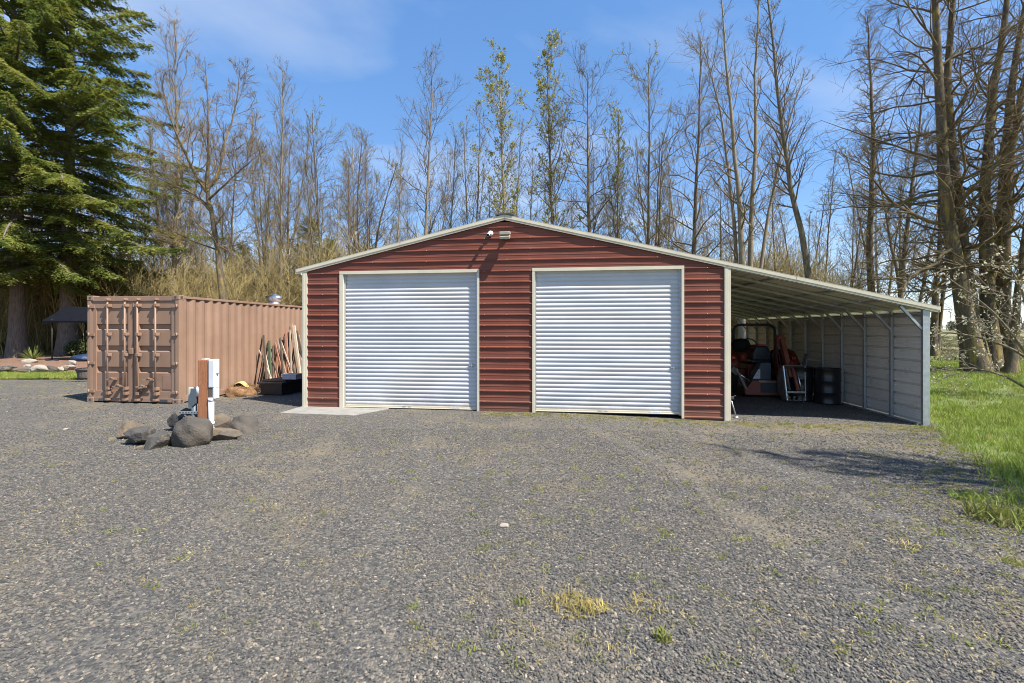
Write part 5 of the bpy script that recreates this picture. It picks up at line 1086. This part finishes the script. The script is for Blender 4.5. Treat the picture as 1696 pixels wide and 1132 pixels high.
# firs
def fir_meshes(seed, H=30.0, z0=4.6, L0=8.6, nb=210, twigs=19, r0=.46, per=24, pw=.6, big=1.0):
    g = np.random.default_rng(seed); tr = mkbranch(g, np.array([0, 0, -.2]), np.array([0, 0, 1.]), H, r0, .03, 16, .008, .02); tr[1][0] *= 1.45; tr[1][1] *= 1.1
    tv, tf = tubes([tr], 16); br = []; NV = []
    for i in range(nb):
        s = ((i + g.uniform(0, 1)) / nb) ** 1.12; z = z0 + (H - .6 - z0) * s; p = np.array([*along(tr[0], z / H)[0][:2], z])
        L = (L0 * (1 - s) ** pw + .4) * g.uniform(.6, 1.1) * (0.75 + 0.25 * min(1, s * 8)); az = i * 2.39996 + g.normal(0, .3)
        el = -0.10 + .75 * s + g.normal(0, .08); d = np.array([math.cos(az) * math.cos(el), math.sin(az) * math.cos(el), math.sin(el)])
        n = 9; pts = [p]
        for k in range(n):
            d = nrm(d + np.array([0, 0, (-.065 if k < 6 else .07)]) * (1.15 - s) + g.normal(0, .03, 3)); pts.append(pts[-1] + d * L / n)
        pts = np.array(pts); br.append((pts, np.linspace(.03 + .010 * L, .008, n + 1)))
        nt = max(8, int(twigs * L / 4.2) + 5)
        for sd in (-1, 1):
            for k in range(nt):
                t = .14 + .86 * (k + g.uniform(0, 1)) / nt; q, dd = along(pts, t); sx = nrm(np.cross(dd, [0, 0, 1.])) * sd
                tl = (.30 + .95 * (1 - t) * min(1, L / 6) + .25 * math.sin(math.pi * t)) * g.uniform(.6, 1.25)
                td = nrm(dd * g.uniform(.45, .95) + sx * 1.0 + np.array([0, 0, g.uniform(-.55, .12)]))
                npt = per; u = (np.arange(npt) + g.uniform(0, 1, npt)) / npt
                c = q + td * (tl * u)[:, None] + np.array([0, 0, -1.]) * (.42 * tl * u ** 2)[:, None]
                lat = nrm(np.cross(td, [0, 0, 1.])); sg = np.where(np.arange(npt) % 2 == 0, 1, -1)[:, None]
                ld = td * .75 + lat * sg * g.uniform(.5, 1.1, (npt, 1)) + g.normal(0, .25, (npt, 3)) + np.array([0, 0, -.12]); ld /= np.linalg.norm(ld, axis=1, keepdims=True)
                ll = big * g.uniform(.13, .30, (npt, 1)) * (1.1 - .45 * u[:, None]); wv = np.cross(ld, g.normal(0, .5, (npt, 3)) + np.array([0, 0, 1.])); wv /= np.linalg.norm(wv, axis=1, keepdims=True); ww = ll * .20
                NV.append(np.stack([c - wv * ww * .6, c + ld * ll * .55 - wv * ww, c + ld * ll, c + ld * ll * .55 + wv * ww], 1).reshape(-1, 3))
    NV = np.concatenate(NV); bv, bf = tubes(br, 5); F = np.arange(len(NV)).reshape(-1, 4) + len(bv)
    mi = np.concatenate([np.ones(len(bf), int), np.zeros(len(F), int)])
    return np_mesh('fir_trunk', tv, tf, mats=['bark_fir'], smooth=True), np_mesh('fir_crown', np.concatenate([bv, NV]), np.concatenate([bf, F]), mats=['needles', 'bark_fir'], midx=mi)
FIR = fir_meshes(5, z0=5.6, nb=150, twigs=18)
plant('fir_tree', FIR, (-30.6, 28.2, 0), .6, (.92, .92, 1.0), 'great fir whose thick bare lower trunk shows left of the canopy')
plant('fir_tree', FIR, (-28.9, 29.6, 0), 3.3, (1.08, 1.08, .98), 'great fir behind the shade canopy with drooping boughs')
YF = fir_meshes(9, H=9, z0=.5, L0=2.4, nb=110, twigs=18, r0=.10, per=14, pw=.85, big=.6)
GF = 'young conifers in the wood'
for px, yt, Y, lb in ((515, 350, 38, 'dull green young conifer in the wood left of the eave'), (545, 385, 35, 'shorter green conifer next to the garage eave'), (402, 395, 40, 'young conifer behind the forked mossy tree'), (610, 400, 44, 'young conifer top just above the left roof slope'), (205, 395, 42, 'young conifer half hidden behind the big fir boughs')):
    top = P(px, yt, Y); s = top.z / 9.0; plant('young_conifer', YF, (top.x, Y, 0), px, (s * .8, s * .8, s), lb, 'tree', GF)

# ------------------------------------------------------------ undergrowth, far trees
def sapling(seed, H, n1, leafm=None):
    g = np.random.default_rng(seed); big = []; fine = []
    for k in range(6):
        p = np.array([g.normal(0, .45), g.normal(0, .45), 0]); d = np.array([g.normal(0, .16), g.normal(0, .16), 1.]); b = mkbranch(g, p, d, H * g.uniform(.6, 1.1), .022, .006, 7, .05, .06); big.append(b)
        for j in range(n1):
            q, dd = along(b[0], g.uniform(.12, 1)); c = mkbranch(g, q, side_dir(g, dd, g.uniform(.4, .9)), H * g.uniform(.08, .26), .009, .004, 3, .10, .06); fine.append(c)
            for m_ in range(3): q2, d2 = along(c[0], g.uniform(.2, 1)); fine.append(mkbranch(g, q2, side_dir(g, d2, .7), H * g.uniform(.03, .10), .006, .004, 3, .1, .05))
    V, F = tubes(big, 4); V2, F2 = tubes(fine, 3); return np_mesh('sapling', np.concatenate([V, V2]), np.concatenate([F, F2 + len(V)]), mats=['stem_gold'])
saps = [sapling(s, 4.2, 15) for s in (1, 2, 3, 4)]
n = 3200; px = npr.uniform(-1.35, 1.0, n); Yd = npr.uniform(30.5, 52, n)
keep = ~((px > .72)); px, Yd = px[keep], Yd[keep]; n = len(px)
tag(scatter('undergrowth', np.stack([px * Yd, Yd, np.zeros(n)], 1), np.stack([np.zeros(n), np.zeros(n), npr.uniform(0, 6.28, n)], 1), np.repeat(npr.uniform(.5, 1.0, n)[:, None] ** 2 * 2.0, 3, 1) * np.array([.9, .9, 1.0]), npr.integers(0, 4, n), saps),
    'tangle of thin golden brown saplings filling the wood floor', 'undergrowth', kind='stuff')
def fartrees():
    g = np.random.default_rng(77); Vs = []; Fs = []; off = 0
    for i in range(240):
        x = g.uniform(60, 620); y = g.uniform(250, 420); h = g.uniform(3, 9) * (1.3 if g.random() < .2 else 1); r = h * g.uniform(.25, .5)
        c = g.normal(0, 1, (140, 3)); c /= np.linalg.norm(c, axis=1, keepdims=True); c *= g.uniform(.5, 1, (140, 1)); c = c * [r, r, h * .5] + [x, y, h * .5]
        a = g.normal(0, .5, (140, 3)) * r * .5; b = g.normal(0, .5, (140, 3)) * r * .5
        Vs.append(np.stack([c, c + a, c + b], 1).reshape(-1, 3)); Fs.append(np.arange(420).reshape(-1, 3) + off); off += 420
    o = link(bpy.data.objects.new('distant_treeline', np_mesh('distant_treeline', np.concatenate(Vs), None, np.concatenate(Fs), mats=['far_trees'])))
    tag(o, 'far grey-green line of trees beyond the meadow', 'trees', kind='stuff')
fartrees()
def shrub(loc, r, h, label):
    g = np.random.default_rng(int(abs(loc[0] * 31))); o = thing('shrub', label, 'shrub', loc); n = 1400
    c = g.normal(0, 1, (n, 3)); c /= np.linalg.norm(c, axis=1, keepdims=True); c *= g.uniform(.45, 1, (n, 1)) ** .5; c = c * [r, r, h * .5] + [0, 0, h * .5]
    a = g.normal(0, .06, (n, 3)); b = g.normal(0, .04, (n, 3)); V = np.stack([c, c + a + b, c + a * 2, c + a - b], 1).reshape(-1, 3)
    part('foliage', np_mesh('foliage', V, np.arange(n * 4).reshape(-1, 4), mats=['shrub_leaf']), o)
    MB().tube([(0, 0, -.05), (0.02, 0, h * .5)], [.04, .02], 6).build('stem', 'bark_grey', o)
shrub((-27.6, 28.9, .03), .55, 1.0, 'dark evergreen shrub at the foot of the second fir')
shrub((-26.6, 29.2, .03), .6, .9, 'low dark shrub behind the shade canopy')

# ------------------------------------------------------------ gravel stones, weeds, grass
def stone_protos():
    out = []
    for s in range(5):
        bm = bmesh.new(); bmesh.ops.create_icosphere(bm, subdivisions=1, radius=1); r = random.Random(s)
        k = (r.uniform(.8, 1.3), r.uniform(.6, .9), r.uniform(.4, .7))
        for v in bm.verts: v.co = Vector((v.co.x * k[0], v.co.y * k[1], v.co.z * k[2])) * r.uniform(.72, 1.2)
        me = bpy.data.meshes.new('stone'); bm.to_mesh(me); bm.free(); me.materials.append(M['gravel_stone']); out.append(me)
    return out
def rut(x, y):                       # wheel tracks worn towards both doors: fewer loose stones there
    out = np.zeros(len(x), bool)
    for xd, cv in ((2.35, .055), (-2.3, .035)):
        xc = xd + cv * np.clip(9.5 - y, 0, 9) ** 1.6 + .12 * np.sin(y * 1.3)
        for o_ in (-.78, .78): out |= np.abs(x - xc - o_) < .14 + .05 * np.sin(y * 4 + xd)
    return out
def gravel():
    pts = []; S = []
    for (ya, yb, dens, r0, r1) in ((1.3, 3.6, 4600, .005, .0145), (3.6, 5.5, 3000, .0055, .015), (5.5, 8.2, 1100, .007, .016), (8.2, 12.5, 160, .009, .018)):
        wa = 1.2 * yb + 1.0; n = int(dens * 2 * wa * (yb - ya)); x = npr.uniform(-wa, wa, n); y = npr.uniform(ya, yb, n)
        k = (np.abs(x) < 1.16 * y + .9); x, y = x[k], y[k]
        xm = np.interp(y, [a for a, _ in XM], [b for _, b in XM]); drift = np.sin(x * .9 + 1.3 * np.sin(y * .7)) + np.sin(y * 1.7 + x * .5 + 2) + .6 * np.sin(x * 3.1 - y * 2.3); k = (x < xm + .12) & (npr.random(len(x)) < np.clip(.85 + .15 * drift, .5, 1) * np.where(rut(x, y), .22, 1)); x, y = x[k], y[k]
        dx, dy = x - ORI.x, y - ORI.y; u = dx * math.cos(YAW) + dy * math.sin(YAW); v = -dx * math.sin(YAW) + dy * math.cos(YAW)
        k = ~((v > -.06) & (u > -4.8) & (u < 4.7)) & ~((v > -.86) & (u > -4.75) & (u < -2.55)) & ~((v > -.02) & (u < -7.8) & (u > -10.4)); x, y = x[k], y[k]
        pts.append(np.stack([x, y, -0.085 * np.clip((x - .5) / 4, 0, 1) ** 2 * (3 - 2 * np.clip((x - .5) / 4, 0, 1)) + .002], 1)); S.append(r0 + (r1 - r0) * npr.uniform(0, 1, len(x)) ** 2.2)
    pts = np.concatenate(pts); S = np.concatenate(S); n = len(pts); pts[:, 2] += S * .15
    tag(scatter('loose_gravel', pts, npr.uniform(-.5, .5, (n, 3)) + np.stack([np.zeros(n), np.zeros(n), npr.uniform(0, 6.28, n)], 1), np.repeat(S[:, None], 3, 1), npr.integers(0, 5, n), stone_protos()),
        'crushed dark grey stone covering the parking lot', 'gravel', kind='stuff')
gravel()
def clump(seed, n, rad, h0, h1, m, lean=.5, w_=.004):
    g = np.random.default_rng(seed); V = []; F4 = []; F3 = []
    for i in range(n):
        q = g.uniform(0, 6.28); r_ = rad * math.sqrt(g.uniform(0, 1)); p = np.array([r_ * math.cos(q), r_ * math.sin(q), 0]); h = g.uniform(h0, h1); l = g.normal(0, lean, 2) * h; s = g.uniform(0, 6.28); sd = np.array([math.cos(s), math.sin(s), 0]) * w_ * g.uniform(.7, 1.4); b = len(V)
        m1 = p + [l[0] * .35, l[1] * .35, h * .55]; tp = p + [l[0], l[1], h * max(.35, 1 - .35 * (l @ l) / (h * h))]
        V += [p - sd, p + sd, m1 + sd * .8, m1 - sd * .8, tp]; F4.append((b, b + 1, b + 2, b + 3)); F3.append((b + 3, b + 2, b + 4))
    return np_mesh('clump', np.array(V), np.array(F4), np.array(F3), mats=[m])
def lawn():
    pr = [clump(s, 34, .16, .05, .15, 'grass_green') for s in range(3)] + [clump(9, 26, .15, .07, .16, 'grass_green', .5, .005)] + [clump(10, 26, .15, .05, .13, 'grass_dry')]
    P_ = []; I = []; S = []
    for (ya, yb, xb, dens) in ((2.0, 7.0, 9, 45), (7, 11, 13.5, 38), (11, 17, 20, 20), (17, 26, 31, 9)):
        n = int(dens * (yb - ya) * (xb - 3.5)); x = npr.uniform(3.5, xb, n); y = npr.uniform(ya, yb, n)
        xm = np.interp(y, [a for a, _ in XM], [b for _, b in XM]); k = x > xm - .12 + npr.normal(0, .12, n) + np.where(y > 8.8, .25, 0); x, y, xm = x[k], y[k], xm[k]
        tall = (x - xm < 1.8) & (npr.random(len(x)) < .2); dry = npr.random(len(x)) < .08 + .12 * (np.sin(x * .9) * np.sin(y * .7) > .3)
        P_.append(np.stack([x, y, np.full(len(x), -.097)], 1)); I.append(np.where(tall, 3, np.where(dry, 4, npr.integers(0, 3, len(x))))); S.append(npr.uniform(.7, 1.25, len(x)) * (1 if ya < 17 else 1.5))
    n = 1500; x = npr.uniform(-24, -13.5, n); y = npr.uniform(16.4, 18.6, n); P_.append(np.stack([x, y, np.full(n, -.012)], 1)); I.append(np.where(npr.random(n) < .25, 4, npr.integers(0, 3, n))); S.append(npr.uniform(.6, 1.0, n))
    pts = np.concatenate(P_); n = len(pts); S = np.concatenate(S)
    tag(scatter('lawn_grass', pts, np.stack([npr.normal(0, .1, n), npr.normal(0, .1, n), npr.uniform(0, 6.28, n)], 1), np.repeat(S[:, None], 3, 1), np.concatenate(I), pr), 'bright green spring grass of the lawns beside the gravel', 'grass', kind='stuff')
    pr = [clump(s + 40, 30, .3, .08, .24, 'meadow_tuft', .6, .01) for s in range(3)]
    n = 5200; y = npr.uniform(26, 110, n) ; x = y * npr.uniform(.55, 1.5, n)
    tag(scatter('meadow_grass', np.stack([x, y, np.full(n, -.12)], 1), np.stack([np.zeros(n), np.zeros(n), npr.uniform(0, 6.28, n)], 1), np.repeat(npr.uniform(.6, 1.5, n)[:, None], 3, 1), npr.integers(0, 3, n), pr), 'tan rough grass of the open meadow', 'grass', kind='stuff')
lawn()
def weeds():
    pr = [clump(70 + s, 18, .05, .012, .04, 'weed_green', 1.0, .003) for s in range(3)] + [clump(80 + s, 22, .09, .010, .03, 'grass_dry', 1.3, .0016) for s in range(3)]
    P_ = []
    n = 620; y = npr.uniform(2.4, 9, n); x = npr.uniform(-.1, 1.1, n) * y; P_.append(np.stack([x, y], 1))
    n = 240; y = npr.uniform(2.5, 9, n); x = npr.uniform(-1.1, .2, n) * y; P_.append(np.stack([x, y], 1))
    n = 800; u = npr.uniform(-.4, 8.2, n); v = -.08 - np.abs(npr.normal(0, .30, n)); q = np.array([LW(a, b)[:2] for a, b in zip(u, v)]); P_.append(q)
    n = 560; y = npr.uniform(3.0, 8.9, n); xm = np.interp(y, [a for a, _ in XM], [b for _, b in XM]); P_.append(np.stack([xm - np.abs(npr.normal(0, .7, n)), y], 1))
    n = 500; y = npr.uniform(11.5, 16.4, n); x = npr.uniform(-22, -11, n); P_.append(np.stack([x, y], 1))
    q = np.concatenate(P_); xm = np.interp(q[:, 1], [a for a, _ in XM], [b for _, b in XM]); q = q[q[:, 0] < xm + .05]; n = len(q)
    z = np.array([gz(a, b) for a, b in q]) + .004
    tag(scatter('gravel_weeds', np.concatenate([q, z[:, None]], 1), np.stack([np.zeros(n), np.zeros(n), npr.uniform(0, 6.28, n)], 1), np.repeat(npr.uniform(.5, 1.25, n)[:, None], 3, 1), npr.integers(0, 6, n), pr), 'scattered small weeds and dry grass sprouting through gravel', 'weeds', kind='stuff')
    def tuft(px, py, n, rad, h0, h1, m, lean, label, seed, w_=.004):
        p = GP(px, py, -.05 if px > 1100 else 0); o = link(bpy.data.objects.new('grass_tuft', clump(seed, n, rad, h0, h1, m, lean, w_))); o.location = (p.x, p.y, gz(p.x, p.y) + .003); tag(o, label, 'grass', 'larger tufts on the gravel')
    tuft(948, 1006, 260, .15, .02, .07, 'grass_dry', 1.0, 'largest straw-yellow grass patch on the front gravel', 201, .003)
    tuft(990, 1009, 110, .08, .02, .06, 'grass_dry', 1.0, 'small dry patch touching the right of the largest one', 202, .003)
    tuft(1070, 1006, 120, .14, .02, .05, 'grass_dry', 1.1, 'sparse dry patch right of the largest straw-yellow one', 203, .003)
    tuft(1098, 1058, 40, .05, .03, .07, 'weed_green', .8, 'bright green weed below the sparse dry patch', 204, .006)
    tuft(861, 1000, 30, .05, .02, .04, 'weed_green', 1.0, 'flat green weed left of the largest dry patch', 205, .005)
    tuft(1654, 856, 160, .26, .05, .20, 'weed_green', .8, 'big leafy tuft at the lower right lawn edge', 206, .008)
    tuft(1640, 828, 150, .26, .04, .12, 'grass_green', .7, 'low green tuft on gravel near the right edge', 207, .006)
    tuft(1602, 822, 90, .16, .04, .12, 'grass_green', .8, 'small dark green tuft left of the low one', 208, .005)
    tuft(1500, 900, 50, .12, .02, .06, 'grass_dry', 1.1, 'thin dry tuft on the right gravel', 209, .003)
weeds()
